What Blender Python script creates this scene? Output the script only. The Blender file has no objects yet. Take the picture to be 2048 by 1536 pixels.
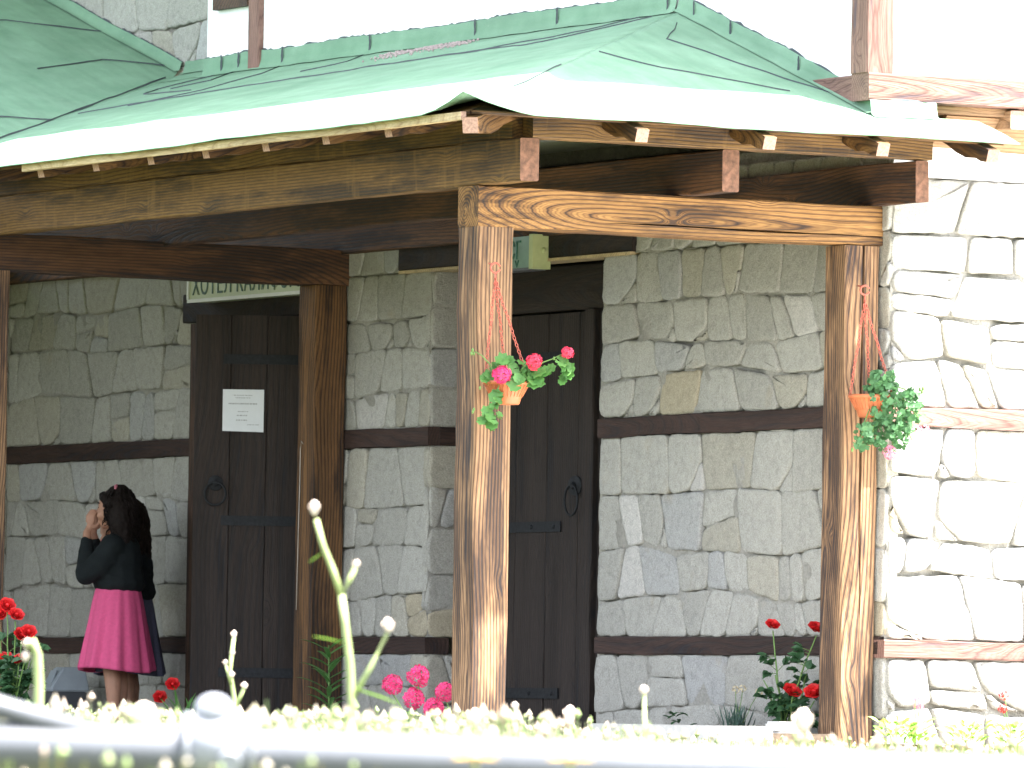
import bpy, bmesh, math, random
from mathutils import Vector, Matrix, noise
random.seed(7)
rnd = random.random
def U(a, b): return a + (b - a) * random.random()
V3 = Vector
sc = bpy.context.scene
col = sc.collection

# ------------------------------------------------------------------ helpers
def tag(o, label=None, cat=None, group=None, kind=None):
    if label: o['label'] = label
    if cat: o['category'] = cat
    if group: o['group'] = group
    if kind: o['kind'] = kind
    return o

def empty(name, loc, label=None, cat=None, group=None):
    o = bpy.data.objects.new(name, None)
    o.empty_display_size = .2
    col.objects.link(o)
    o.location = loc
    return tag(o, label, cat, group)

def link(name, me, parent=None, loc=None):
    o = bpy.data.objects.new(name, me)
    col.objects.link(o)
    if loc is not None: o.location = loc
    if parent is not None:
        o.parent = parent
        o.matrix_parent_inverse = chain_matrix(parent).inverted()
    return o

def chain_matrix(o):
    m = o.matrix_basis.copy()
    if o.parent is not None:
        m = chain_matrix(o.parent) @ o.matrix_parent_inverse @ m
    return m

def obj(name, bm, mats, parent=None, smooth=False, M=None):
    """links a bmesh (world coordinates unless M is given) as one mesh object"""
    me = bpy.data.meshes.new(name)
    bm.normal_update()
    bm.to_mesh(me); bm.free()
    if not isinstance(mats, (list, tuple)): mats = [mats]
    for m in mats: me.materials.append(m)
    if smooth:
        for p in me.polygons: p.use_smooth = True
    o = link(name, me)
    if M is not None: o.matrix_basis = M
    if parent is not None:
        o.parent = parent
        o.matrix_parent_inverse = chain_matrix(parent).inverted()
    return o

def box(bm, x0, x1, y0, y1, z0, z1, mi=0, M=None):
    vs = [V3((x, y, z)) for x in (x0, x1) for y in (y0, y1) for z in (z0, z1)]
    if M is not None: vs = [M @ v for v in vs]
    v = [bm.verts.new(p) for p in vs]
    for f in ((0,1,3,2),(4,6,7,5),(0,4,5,1),(2,3,7,6),(0,2,6,4),(1,5,7,3)):
        fc = bm.faces.new([v[i] for i in f]); fc.material_index = mi
    return v

def frame_of(d):
    d = V3(d).normalized()
    a = V3((0,0,1)) if abs(d.z) < .9 else V3((1,0,0))
    s = d.cross(a).normalized()
    return d, s, s.cross(d).normalized()

def tube(bm, pts, rad, seg=8, mi=0, cap=True):
    pts = [V3(p) for p in pts]
    if not isinstance(rad, (list, tuple)): rad = [rad] * len(pts)
    rings = []
    for i, p in enumerate(pts):
        d = pts[min(i+1, len(pts)-1)] - pts[max(i-1, 0)]
        d, s, t = frame_of(d)
        rings.append([bm.verts.new(p + (s*math.cos(6.2832*k/seg) + t*math.sin(6.2832*k/seg))*rad[i]) for k in range(seg)])
    for a, b in zip(rings, rings[1:]):
        for k in range(seg):
            f = bm.faces.new((a[k], a[(k+1)%seg], b[(k+1)%seg], b[k])); f.material_index = mi; f.smooth = True
    if cap:
        f = bm.faces.new(rings[0][::-1]); f.material_index = mi
        f = bm.faces.new(rings[-1]); f.material_index = mi

def ball(bm, c, r, u=10, v=7, mi=0, sc3=(1,1,1), R=None):
    c = V3(c); rows = []
    for j in range(1, v):
        ph = math.pi*j/v; row = []
        for k in range(u):
            th = 6.2832*k/u
            p = V3((math.sin(ph)*math.cos(th)*r*sc3[0], math.sin(ph)*math.sin(th)*r*sc3[1], math.cos(ph)*r*sc3[2]))
            if R is not None: p = R @ p
            row.append(bm.verts.new(c + p))
        rows.append(row)
    pt = V3((0,0,r*sc3[2])); 
    if R is not None: pt = R @ pt
    t = bm.verts.new(c + pt); b = bm.verts.new(c - pt)
    fs = []
    for k in range(u):
        fs.append(bm.faces.new((t, rows[0][k], rows[0][(k+1)%u])))
        fs.append(bm.faces.new((b, rows[-1][(k+1)%u], rows[-1][k])))
        for a, d in zip(rows, rows[1:]):
            fs.append(bm.faces.new((a[k], d[k], d[(k+1)%u], a[(k+1)%u])))
    for f in fs: f.material_index = mi; f.smooth = True

def ring_torus(bm, c, n, R, r, su=20, sv=6, mi=0, stretch=None, a0=0., a1=1.):
    d, s, t = frame_of(n)
    if stretch is not None:
        s = V3(stretch).normalized(); t = s.cross(d).normalized()
    full = (a1 - a0) > .999
    N = su if full else su + 1
    rs = []
    for i in range(N):
        a = 6.2832*(a0 + (a1-a0)*i/su)
        e = s*math.cos(a)*(1.5 if stretch is not None else 1) + t*math.sin(a)
        en = (s*math.cos(a) + t*math.sin(a))
        rs.append([bm.verts.new(V3(c) + e*R + (en*math.cos(6.2832*k/sv) + d*math.sin(6.2832*k/sv))*r) for k in range(sv)])
    for i in range(N if full else N-1):
        a, b = rs[i], rs[(i+1) % N]
        for k in range(sv):
            f = bm.faces.new((a[k], a[(k+1)%sv], b[(k+1)%sv], b[k])); f.material_index = mi; f.smooth = True

def lathe(bm, c, prof, seg=24, mi=0, a0=0., a1=1.):
    c = V3(c); rows = []
    for r, z in prof:
        rows.append([bm.verts.new(c + V3((r*math.cos(6.2832*k/seg), r*math.sin(6.2832*k/seg), z))) for k in range(seg)])
    for a, b in zip(rows, rows[1:]):
        for k in range(seg):
            f = bm.faces.new((a[k], a[(k+1)%seg], b[(k+1)%seg], b[k])); f.material_index = mi; f.smooth = True
    for row in (rows[0][::-1], rows[-1]):
        f = bm.faces.new(row); f.material_index = mi

# ------------------------------------------------------------------ materials
class NT:
    def __init__(s, name):
        s.m = bpy.data.materials.new(name); s.m.use_nodes = True
        s.t = s.m.node_tree; s.b = s.t.nodes['Principled BSDF']
    def n(s, typ, **kw):
        d = s.t.nodes.new(typ)
        for k, v in kw.items():
            if k.startswith('i_'):
                key = k[2:]
                d.inputs[int(key) if key.isdigit() else key.replace('_', ' ')].default_value = v
            else: setattr(d, k, v)
        return d
    def l(s, a, b): s.t.links.new(a, b)
    def math(s, op, a, b=None, c=None):
        d = s.n('ShaderNodeMath', operation=op)
        for i, v in enumerate((a, b, c)):
            if v is None: continue
            if isinstance(v, (int, float)): d.inputs[i].default_value = v
            else: s.l(v, d.inputs[i])
        return d.outputs[0]
    def ramp(s, src, stops, interp='LINEAR'):
        d = s.n('ShaderNodeValToRGB'); cr = d.color_ramp; cr.interpolation = interp
        while len(cr.elements) < len(stops): cr.elements.new(.5)
        for e, (p, c) in zip(cr.elements, stops):
            e.position = p
            e.color = (c, c, c, 1) if isinstance(c, (int, float)) else (*c, 1)
        s.l(src, d.inputs[0]); return d.outputs[0]
    def mix(s, f, a, b, typ='MIX'):
        d = s.n('ShaderNodeMix', data_type='RGBA', blend_type=typ)
        for i, v in ((0, f), (6, a), (7, b)):
            if isinstance(v, (int, float)): d.inputs[i].default_value = v
            elif isinstance(v, tuple): d.inputs[i].default_value = (*v, 1)
            else: s.l(v, d.inputs[i])
        return d.outputs[2]
    def coord(s, scale=(1,1,1), kind='Object', rand=False):
        tc = s.n('ShaderNodeTexCoord'); mp = s.n('ShaderNodeMapping'); mp.inputs['Scale'].default_value = scale
        s.l(tc.outputs[kind], mp.inputs[0])
        if rand:
            oi = s.n('ShaderNodeObjectInfo')
            v = s.n('ShaderNodeCombineXYZ')
            s.l(s.math('MULTIPLY', oi.outputs['Random'], 37.), v.inputs[0])
            s.l(s.math('MULTIPLY', oi.outputs['Random'], 91.), v.inputs[1])
            s.l(s.math('MULTIPLY', oi.outputs['Random'], 53.), v.inputs[2])
            s.l(v.outputs[0], mp.inputs['Location'])
        return mp.outputs[0]
    def noise(s, vec, scale, det=4, rough=.55, out=0):
        d = s.n('ShaderNodeTexNoise'); d.inputs['Scale'].default_value = scale
        d.inputs['Detail'].default_value = det; d.inputs['Roughness'].default_value = rough
        s.l(vec, d.inputs['Vector']); return d.outputs[out]
    def bump(s, h, strength, dist=.01):
        d = s.n('ShaderNodeBump'); d.inputs['Strength'].default_value = strength; d.inputs['Distance'].default_value = dist
        s.l(h, d.inputs['Height']); s.l(d.outputs[0], s.b.inputs['Normal'])
    def done(s, color=None, rough=.6, spec=.4, metal=0.):
        if color is not None:
            if isinstance(color, tuple): s.b.inputs['Base Color'].default_value = (*color, 1)
            else: s.l(color, s.b.inputs['Base Color'])
        if isinstance(rough, (int, float)): s.b.inputs['Roughness'].default_value = rough
        else: s.l(rough, s.b.inputs['Roughness'])
        s.b.inputs['Specular IOR Level'].default_value = spec
        s.b.inputs['Metallic'].default_value = metal
        return s.m

def plain(name, c, rough=.6, var=.25, scale=40, bump=.0, spec=.4, metal=0., trans=0.):
    n = NT(name); v = n.coord()
    f = n.noise(v, scale, 5, .6)
    c2 = tuple(x*(1-var) for x in c); c1 = tuple(min(1, x*(1+var)) for x in c)
    cc = n.ramp(f, [(.3, c2), (.7, c1)])
    if bump: n.bump(f, bump, .004)
    m = n.done(cc, rough, spec, metal)
    if trans:
        n.b.inputs['Subsurface Weight'].default_value = 0
        tr = n.n('ShaderNodeBsdfTranslucent'); n.l(cc, tr.inputs[0])
        mx = n.n('ShaderNodeMixShader'); mx.inputs[0].default_value = trans
        n.l(n.b.outputs[0], mx.inputs[1]); n.l(tr.outputs[0], mx.inputs[2])
        n.l(mx.outputs[0], n.t.nodes['Material Output'].inputs[0])
    return m

def scorched_wood(name, light, mid, dark, char=.5, ringf=62., gloss=.5, scrape=0., swirl=2.0, pith=(0., -.022)):
    """brushed and scorched softwood; grain along local X"""
    n = NT(name)
    v = n.coord((1,1,1), rand=True)
    def scaled(sx):
        mp = n.n('ShaderNodeMapping'); mp.inputs['Scale'].default_value = sx; n.l(v, mp.inputs[0]); return mp.outputs[0]
    tc = n.n('ShaderNodeTexCoord')
    sep = n.n('ShaderNodeSeparateXYZ'); n.l(tc.outputs['Object'], sep.inputs[0])
    lo = n.noise(scaled((.75, 2.0, 2.0)), 1., 2, .4)
    lo2 = n.noise(scaled((.5, 1., 1.)), 1., 1, .4, 0)
    yy = n.math('ADD', n.math('SUBTRACT', sep.outputs[1], pith[0]), n.math('MULTIPLY', n.math('SUBTRACT', lo2, .45), .5))
    zz = n.math('SUBTRACT', sep.outputs[2], pith[1])
    r = n.math('SQRT', n.math('ADD', n.math('MULTIPLY', yy, yy), n.math('MULTIPLY', zz, zz)))
    vo = n.n('ShaderNodeTexVoronoi'); vo.inputs['Scale'].default_value = 1.; vo.inputs['Randomness'].default_value = 1.
    n.l(scaled((2.6, 5.5, 5.5)), vo.inputs['Vector'])
    vc = n.n('ShaderNodeSeparateColor'); n.l(vo.outputs['Color'], vc.inputs[0])
    on = n.math('GREATER_THAN', vc.outputs[0], .45)
    d2 = n.math('MULTIPLY', vo.outputs['Distance'], vo.outputs['Distance'])
    k = n.math('MULTIPLY', n.math('POWER', 2.718, n.math('MULTIPLY', d2, -42.)), on)
    fine = n.noise(scaled((2.5, 70., 70.)), 1., 3, .65)
    s = n.math('ADD', n.math('MULTIPLY', r, ringf), n.math('MULTIPLY', lo, swirl))
    s = n.math('ADD', s, n.math('MULTIPLY', k, 2.3))
    s = n.math('ADD', s, n.math('MULTIPLY', fine, .42))
    fr = n.math('FRACT', s)
    ring = n.ramp(fr, [(0., .10), (.10, .55), (.30, 1.), (.68, .90), (.87, .42), (1., .10)])
    f2 = n.math('FRACT', n.math('MULTIPLY', s, 4.))
    ln2 = n.ramp(f2, [(0., .5), (.35, 1.), (.7, .95), (1., .5)])
    ring = n.mix(1., ring, ln2, 'MULTIPLY')
    c = n.ramp(ring, [(.06, dark), (.38, mid), (.88, light)])
    tone = n.noise(scaled((.7, 6., 6.)), 1., 3, .6)
    c = n.mix(1., c, n.ramp(tone, [(.3, .62), (.55, 1.), (.75, 1.18)]), 'MULTIPLY')
    ch = n.noise(scaled((1.0, 8., 8.)), 1.2, 5, .62)
    chf = n.ramp(ch, [(.62 - char*.28, 0.), (.72 - char*.26, 1.)])
    cc = n.ramp(ring, [(.25, (dark[0]*.62, dark[1]*.85, dark[2]*1.25)), (.72, tuple(.6*d_+.22*m_ for d_, m_ in zip(dark, mid))), (1., tuple(.9*m_ for m_ in mid))])
    c = n.mix(n.math('MULTIPLY', chf, .92), c, cc)
    kn = n.ramp(k, [(.80, 0.), (.93, 1.)])
    c = n.mix(n.math('MULTIPLY', kn, .75), c, mid)
    spk = n.noise(scaled((14., 170., 170.)), 1., 2, .6)
    c = n.mix(.42, c, n.ramp(spk, [(.3, .25), (.65, 1.)]), 'MULTIPLY')
    if scrape:
        sc_ = n.noise(scaled((13., 2.4, 2.4)), 1., 3, .6)
        sf = n.ramp(sc_, [(.57, 0.), (.68, 1.)])
        c = n.mix(n.math('MULTIPLY', sf, scrape), c, light)
    n.bump(n.math('ADD', ring, n.math('MULTIPLY', fine, .8)), .6, .003)
    return n.done(c, n.ramp(ring, [(0, gloss), (1, gloss + .18)]), .3)

def stone_material():
    n = NT('granite_stone'); v = n.coord()
    at = n.n('ShaderNodeAttribute', attribute_name='tint')
    g = n.noise(v, 150, 4, .75); g2 = n.noise(v, 26, 5, .7); g3 = n.noise(v, 4.5, 3, .5)
    c = n.mix(1., at.outputs['Color'], n.ramp(g, [(.3, .64), (.7, 1.2)]), 'MULTIPLY')
    c = n.mix(1., c, n.ramp(g2, [(.28, .80), (.5, 1.), (.72, 1.08)]), 'MULTIPLY')
    st = n.ramp(g3, [(.66, 0.), (.8, 1.)])
    c = n.mix(n.math('MULTIPLY', st, .3), c, (.33, .25, .13))
    n.bump(n.math('ADD', n.math('MULTIPLY', g2, 1.), n.math('MULTIPLY', g, .3)), .8, .014)
    return n.done(c, .9, .15)

def mortar_material():
    n = NT('lime_mortar'); v = n.coord()
    g = n.noise(v, 60, 6, .7); g2 = n.noise(v, 5, 3, .5)
    c = n.ramp(g, [(.25, (.27,.26,.235)), (.7, (.43,.41,.365))])
    c = n.mix(n.ramp(g2, [(.45, 0.), (.7, .4)]), c, (.17,.16,.145))
    n.bump(g, .9, .02)
    return n.done(c, .95, .1)

def roofing_material():
    n = NT('green_bitumen_roofing'); v = n.coord()
    g = n.noise(v, 700, 2, .7); g2 = n.noise(v, 3.2, 5, .6)
    mp = n.n('ShaderNodeMapping'); mp.inputs['Scale'].default_value = (14., 1.2, 6.); n.l(v, mp.inputs[0])
    g3 = n.noise(mp.outputs[0], 1., 5, .6)
    c = n.ramp(g2, [(.3, (.135,.243,.160)), (.55, (.172,.287,.195)), (.75, (.203,.325,.228))])
    c = n.mix(1., c, n.ramp(g, [(.3, .74), (.7, 1.22)]), 'MULTIPLY')
    c = n.mix(1., c, n.ramp(g3, [(.3, .86), (.65, 1.05)]), 'MULTIPLY')
    sp = n.noise(v, 55, 2, .5)
    c = n.mix(n.ramp(sp, [(.76, 0.), (.79, .55)]), c, (.5,.55,.5))
    n.bump(n.math('ADD', n.math('MULTIPLY', g2, 3.), n.math('MULTIPLY', g, .25)), .35, .01)
    return n.done(c, .92, .2)

def leafy(name, c1, c2, trans=.25):
    n = NT(name); v = n.coord()
    f = n.noise(v, 16, 3, .6)
    at = n.n('ShaderNodeAttribute', attribute_name='tint')
    cc = n.ramp(f, [(.32, c1), (.68, c2)])
    tr = n.n('ShaderNodeBsdfTranslucent'); n.l(cc, tr.inputs[0])
    n.done(cc, .5, .35)
    mx = n.n('ShaderNodeMixShader'); mx.inputs[0].default_value = trans
    n.l(n.b.outputs[0], mx.inputs[1]); n.l(tr.outputs[0], mx.inputs[2])
    n.l(mx.outputs[0], n.t.nodes['Material Output'].inputs[0])
    return n.m

def tinted(name, trans=.2, rough=.6):
    n = NT(name)
    at = n.n('ShaderNodeAttribute', attribute_name='tint')
    n.done(at.outputs['Color'], rough, .25)
    tr = n.n('ShaderNodeBsdfTranslucent'); n.l(at.outputs['Color'], tr.inputs[0])
    mx = n.n('ShaderNodeMixShader'); mx.inputs[0].default_value = trans
    n.l(n.b.outputs[0], mx.inputs[1]); n.l(tr.outputs[0], mx.inputs[2])
    n.l(mx.outputs[0], n.t.nodes['Material Output'].inputs[0])
    return n.m

M = {}
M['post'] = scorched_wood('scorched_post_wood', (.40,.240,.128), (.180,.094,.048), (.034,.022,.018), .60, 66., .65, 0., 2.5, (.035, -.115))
M['lintel'] = scorched_wood('scorched_lintel_wood', (.385,.205,.072), (.20,.095,.033), (.040,.021,.013), .48, 62., .6, 0., 2.6)
M['beam'] = scorched_wood('scorched_beam_wood', (.22,.125,.042), (.13,.068,.025), (.042,.026,.016), .50, 70., .6, .35, 1.5, (.05, -.14))
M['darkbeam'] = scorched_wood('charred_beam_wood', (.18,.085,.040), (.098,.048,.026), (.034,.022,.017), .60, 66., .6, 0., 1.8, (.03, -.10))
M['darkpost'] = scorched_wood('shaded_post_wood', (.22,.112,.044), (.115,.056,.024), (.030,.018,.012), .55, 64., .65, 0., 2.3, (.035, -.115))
M['sill'] = scorched_wood('weathered_sill_and_sunlit_band', (.27,.155,.125), (.215,.118,.094), (.135,.07,.057), .2, 60., .7)
M['rafter'] = scorched_wood('rafter_wood', (.19,.098,.034), (.10,.048,.018), (.03,.016,.010), .45, 66., .55)
M['endgrain'] = plain('sawn_end_grain', (.15,.074,.045), .8, .5, 34, .3)
M['paleend'] = plain('pale_sawn_end', (.34,.21,.155), .8, .35, 90, .3)
M['pine'] = scorched_wood('new_pine_board', (.60,.47,.28), (.52,.39,.215), (.42,.29,.15), .0, 70., .6)
M['stone'] = stone_material()
M['soffit'] = scorched_wood('soffit_board_wood', (.40,.25,.14), (.32,.19,.10), (.20,.115,.06), .1, 60., .7)
M['mortar'] = mortar_material()
M['band'] = scorched_wood('stained_timber_band', (.060,.034,.027), (.045,.026,.021), (.026,.016,.014), .25, 60., .65)
M['door'] = scorched_wood('dark_stained_door', (.040,.029,.024), (.029,.0215,.0185), (.019,.015,.0135), .3, 50., .7)
M['jamb'] = scorched_wood('worn_door_jamb', (.12,.066,.042), (.075,.042,.028), (.028,.018,.013), .3, 50., .6)
M['iron'] = plain('black_forged_iron', (.015,.016,.018), .7, .4, 60, .4, .3, .2)
M['plaster'] = plain('white_plaster', (.80,.79,.78), .9, .03, 30, .15)
M['roof'] = roofing_material()
M['tar'] = plain('black_bitumen', (.035,.045,.05), .6, .4, 120, .5)
M['gravelbit'] = plain('roof_gravel', (.34,.27,.26), .9, .5, 300, .3)
M['terracotta'] = plain('terracotta_plastic', (.42,.125,.048), .45, .12, 30)
M['chain'] = plain('red_plastic_chain', (.42,.10,.065), .45, .15, 60)
M['signwhite'] = plain('sign_panel_cream', (.52,.56,.40), .4, .05, 20)
M['signgreen'] = plain('sign_panel_green', (.17,.27,.22), .3, .15, 9)
M['signcap'] = plain('sign_end_cap', (.43,.47,.23), .5, .08, 20)
M['signtext'] = plain('sign_letters_green', (.035,.085,.04), .5, .2, 40)
M['signtext2'] = plain('sign_letters_teal', (.012,.10,.065), .5, .2, 40)
M['paper'] = plain('white_paper', (.66,.68,.70), .8, .03, 20)
M['ink'] = plain('faint_grey_print', (.33,.34,.34), .8, .2, 90)
M['cable'] = plain('white_cable', (.36,.31,.26), .5, .1, 30)
M['galv'] = plain('galvanised_pipe', (.095,.10,.112), .42, .1, 25, .05, .5, .1)
M['zinc'] = plain('zinc_fitting', (.24,.25,.28), .45, .1, 25, .05, .5, .1)
M['binlid'] = plain('grey_plastic_lid', (.30,.335,.37), .4, .08, 12)
M['binbody'] = plain('dark_plastic_bin', (.07,.075,.085), .5, .12, 12)
M['skin'] = plain('skin', (.36,.19,.125), .55, .08, 30)
M['hair'] = plain('dark_brown_hair', (.010,.0065,.0055), .75, .4, 70, .5, .15)
M['hair2'] = plain('brown_hair', (.018,.011,.008), .75, .4, 70, .5, .15)
M['pinkdress'] = plain('pink_cotton', (.62,.085,.21), .85, .08, 60, .2)
M['bluedress'] = plain('blue_grey_cotton', (.085,.085,.13), .85, .25, 120, .2)
M['blackknit'] = plain('black_knit', (.010,.013,.014), .9, .25, 200, .4, .2)
M['clip'] = plain('pink_hair_clip', (.62,.20,.26), .35, .05, 20)
M['clip2'] = plain('amber_hair_clip', (.36,.17,.05), .35, .1, 20)
M['eyewhite'] = plain('eye_white', (.7,.68,.66), .3, .02, 20)
M['eyedark'] = plain('eye_iris', (.02,.012,.01), .2, .1, 20)
M['gleaf'] = leafy('geranium_leaf', (.06,.165,.035), (.11,.26,.065))
M['gleaf2'] = leafy('ivy_geranium_leaf', (.05,.14,.05), (.11,.25,.10))
M['rleaf'] = leafy('rose_leaf', (.022,.068,.026), (.052,.125,.05))
M['lleaf'] = leafy('lily_leaf', (.07,.20,.045), (.12,.28,.08))
M['lime'] = leafy('lime_leaf', (.13,.27,.035), (.24,.38,.07))
M['greyleaf'] = leafy('grey_green_leaf', (.05,.10,.075), (.10,.165,.13))
M['gstem'] = plain('green_stem', (.11,.20,.05), .6, .2, 40)
M['pinkflower'] = plain('pink_geranium_petal', (.68,.045,.17), .55, .25, 45, 0, .3, 0, .2)
M['coralflower'] = plain('coral_geranium_petal', (.72,.05,.10), .55, .25, 45, 0, .3, 0, .2)
M['paleflower'] = plain('pale_pink_petal', (.66,.22,.30), .55, .2, 45, 0, .3, 0, .2)
M['redflower'] = plain('red_rose_petal', (.58,.018,.02), .5, .3, 45, 0, .3, 0, .15)
M['yellowflower'] = plain('yellow_petal', (.72,.42,.04), .55, .2, 45, 0, .3, 0, .2)
M['creamflower'] = plain('cream_petal', (.62,.52,.34), .6, .15, 45, 0, .3, 0, .2)
M['lilacflower'] = plain('magenta_petal', (.45,.12,.45), .6, .2, 45, 0, .3, 0, .2)
M['wildstem'] = plain('pale_green_stem', (.30,.36,.15), .6, .18, 30)
M['wildbud'] = plain('pale_bud', (.66,.55,.47), .6, .15, 60)
M['soil'] = plain('garden_soil', (.09,.065,.045), .95, .4, 40, .6)
M['kerb'] = plain('pale_kerb_stone', (.52,.50,.46), .85, .12, 25, .3)
M['planter'] = plain('white_planter', (.72,.72,.70), .5, .04, 20)
M['inside'] = plain('dark_interior', (.03,.028,.026), .9, .2, 5)
M['grass'] = tinted('meadow_grass', .3)

def paving_mat(name, c, c2):
    n = NT(name); v = n.coord()
    g = n.noise(v, 25, 6, .7); g2 = n.noise(v, 1.2, 4, .6)
    c_ = n.mix(n.ramp(g2, [(.35, 0.), (.7, 1.)]), n.ramp(g, [(.3, c2), (.7, c)]), c2)
    n.bump(g, .4, .01)
    return n.done(c_, .9, .2)
M['paving'] = paving_mat('porch_floor_stone', (.56,.54,.51), (.44,.43,.41))
M['path'] = paving_mat('pale_concrete_path', (.66,.64,.59), (.56,.54,.50))
M['ground'] = paving_mat('dry_meadow_ground', (.085,.09,.04), (.05,.06,.025))

# ------------------------------------------------------------------ camera
F_PX = 15626.5
yaw, pitch, roll = .51746402, .0419799951, .0160072267
CAM = V3((-16.74474, -29.73844, .28))
Rr = V3((math.cos(yaw), -math.sin(yaw), 0)); Ff = V3((math.sin(yaw), math.cos(yaw), 0)); Uu = V3((0,0,1))
Fp = Ff*math.cos(pitch) + Uu*math.sin(pitch); Up = Uu*math.cos(pitch) - Ff*math.sin(pitch)
Rc = Rr*math.cos(roll) + Up*math.sin(roll); Uc = Up*math.cos(roll) - Rr*math.sin(roll)
cd = bpy.data.cameras.new('camera'); cam = bpy.data.objects.new('camera', cd); col.objects.link(cam)
cam.matrix_world = Matrix(((Rc.x, Uc.x, -Fp.x, CAM.x), (Rc.y, Uc.y, -Fp.y, CAM.y), (Rc.z, Uc.z, -Fp.z, CAM.z), (0,0,0,1)))
cd.sensor_width = 36; cd.lens = F_PX*36/2048
cd.clip_start = .5; cd.clip_end = 2000
cd.dof.use_dof = True; cd.dof.focus_distance = 34.3; cd.dof.aperture_fstop = 16
sc.camera = cam
def aw(s, lat, z):                       # a spot in the meadow: metres out from the viewpoint, metres to the right, height
    p = CAM + Ff*s + Rr*lat
    return V3((p.x, p.y, z))

# ------------------------------------------------------------------ light
EL, AZX, AZY = 68.5, .25, -.30            # sun: high, behind the viewer's right, raking along the lit gable wall
h = math.hypot(AZX, AZY)
sun_dir = V3((AZX/h*math.cos(math.radians(EL)), AZY/h*math.cos(math.radians(EL)), math.sin(math.radians(EL))))
sd = bpy.data.lights.new('sun', 'SUN'); sd.energy = 4.2; sd.angle = math.radians(.53); sd.color = (1., .965, .915)
so = bpy.data.objects.new('sun', sd); col.objects.link(so); so.location = (10, -20, 40)
so.rotation_euler = sun_dir.to_track_quat('Z', 'Y').to_euler()
w = bpy.data.worlds.new('World'); sc.world = w; w.use_nodes = True
nt = w.node_tree; bg = nt.nodes['Background']
sky = nt.nodes.new('ShaderNodeTexSky'); sky.sky_type = 'NISHITA'; sky.sun_disc = False
sky.sun_elevation = math.radians(EL); sky.sun_rotation = math.atan2(sun_dir.x, sun_dir.y)
sky.air_density = 1.; sky.dust_density = 2.5; sky.ozone_density = 1.
hs_ = nt.nodes.new('ShaderNodeHueSaturation'); hs_.inputs['Saturation'].default_value = .45
nt.links.new(sky.outputs[0], hs_.inputs['Color']); nt.links.new(hs_.outputs[0], bg.inputs[0]); bg.inputs[1].default_value = .13
sc.view_settings.view_transform = 'Standard'; sc.view_settings.look = 'None'; sc.view_settings.gamma = 1
sc.view_settings.exposure = 3.1
sc.cycles.max_bounces = 10; sc.cycles.diffuse_bounces = 6

# ------------------------------------------------------------------ ground
FL = .14
def terrain_z(x, y):
    s = (V3((x, y, 0)) - CAM).dot(Ff)
    t = min(1, max(0, (s - 4)/20)); t = t*t*(3 - 2*t)
    return -1.3 + 1.40*t + (.02*noise.noise(V3((x*.6, y*.6, 0))) if s < 30 else 0)
bm = bmesh.new()
xs = [-160, -90, -50] + [-34 + i*1.0 for i in range(62)] + [40, 80, 160]
ys = [-160, -100, -60] + [-42 + i*1.0 for i in range(66)] + [40, 80, 160]
gv = [[bm.verts.new((x, y, terrain_z(x, y))) for y in ys] for x in xs]
for i in range(len(xs)-1):
    for j in range(len(ys)-1):
        bm.faces.new((gv[i][j], gv[i+1][j], gv[i+1][j+1], gv[i][j+1])).smooth = True
tag(obj('ground', bm, M['ground']), kind='structure')
bm = bmesh.new(); box(bm, -.25, 2.45, -.05, 11, -.1, FL); tag(obj('porch_floor', bm, M['paving']), kind='structure')
bm = bmesh.new(); box(bm, -.6, 9, -6.5, -.62, -.1, .125); tag(obj('path', bm, M['path']), kind='structure')
bm = bmesh.new()
box(bm, 2.0, 8, -.6, -.03, -.1, .165)
tag(obj('flower_bed_soil', bm, M['soil']), kind='structure')
bm = bmesh.new()
box(bm, 1.55, 2.09, .02, 1.35, .1, .205)
tag(obj('flower_bed_soil', bm, M['soil']), kind='structure')
bm = bmesh.new(); box(bm, 1.42, 1.55, -.0, 1.42, .1, .235); tag(obj('kerb', bm, M['kerb']), kind='structure')

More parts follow.
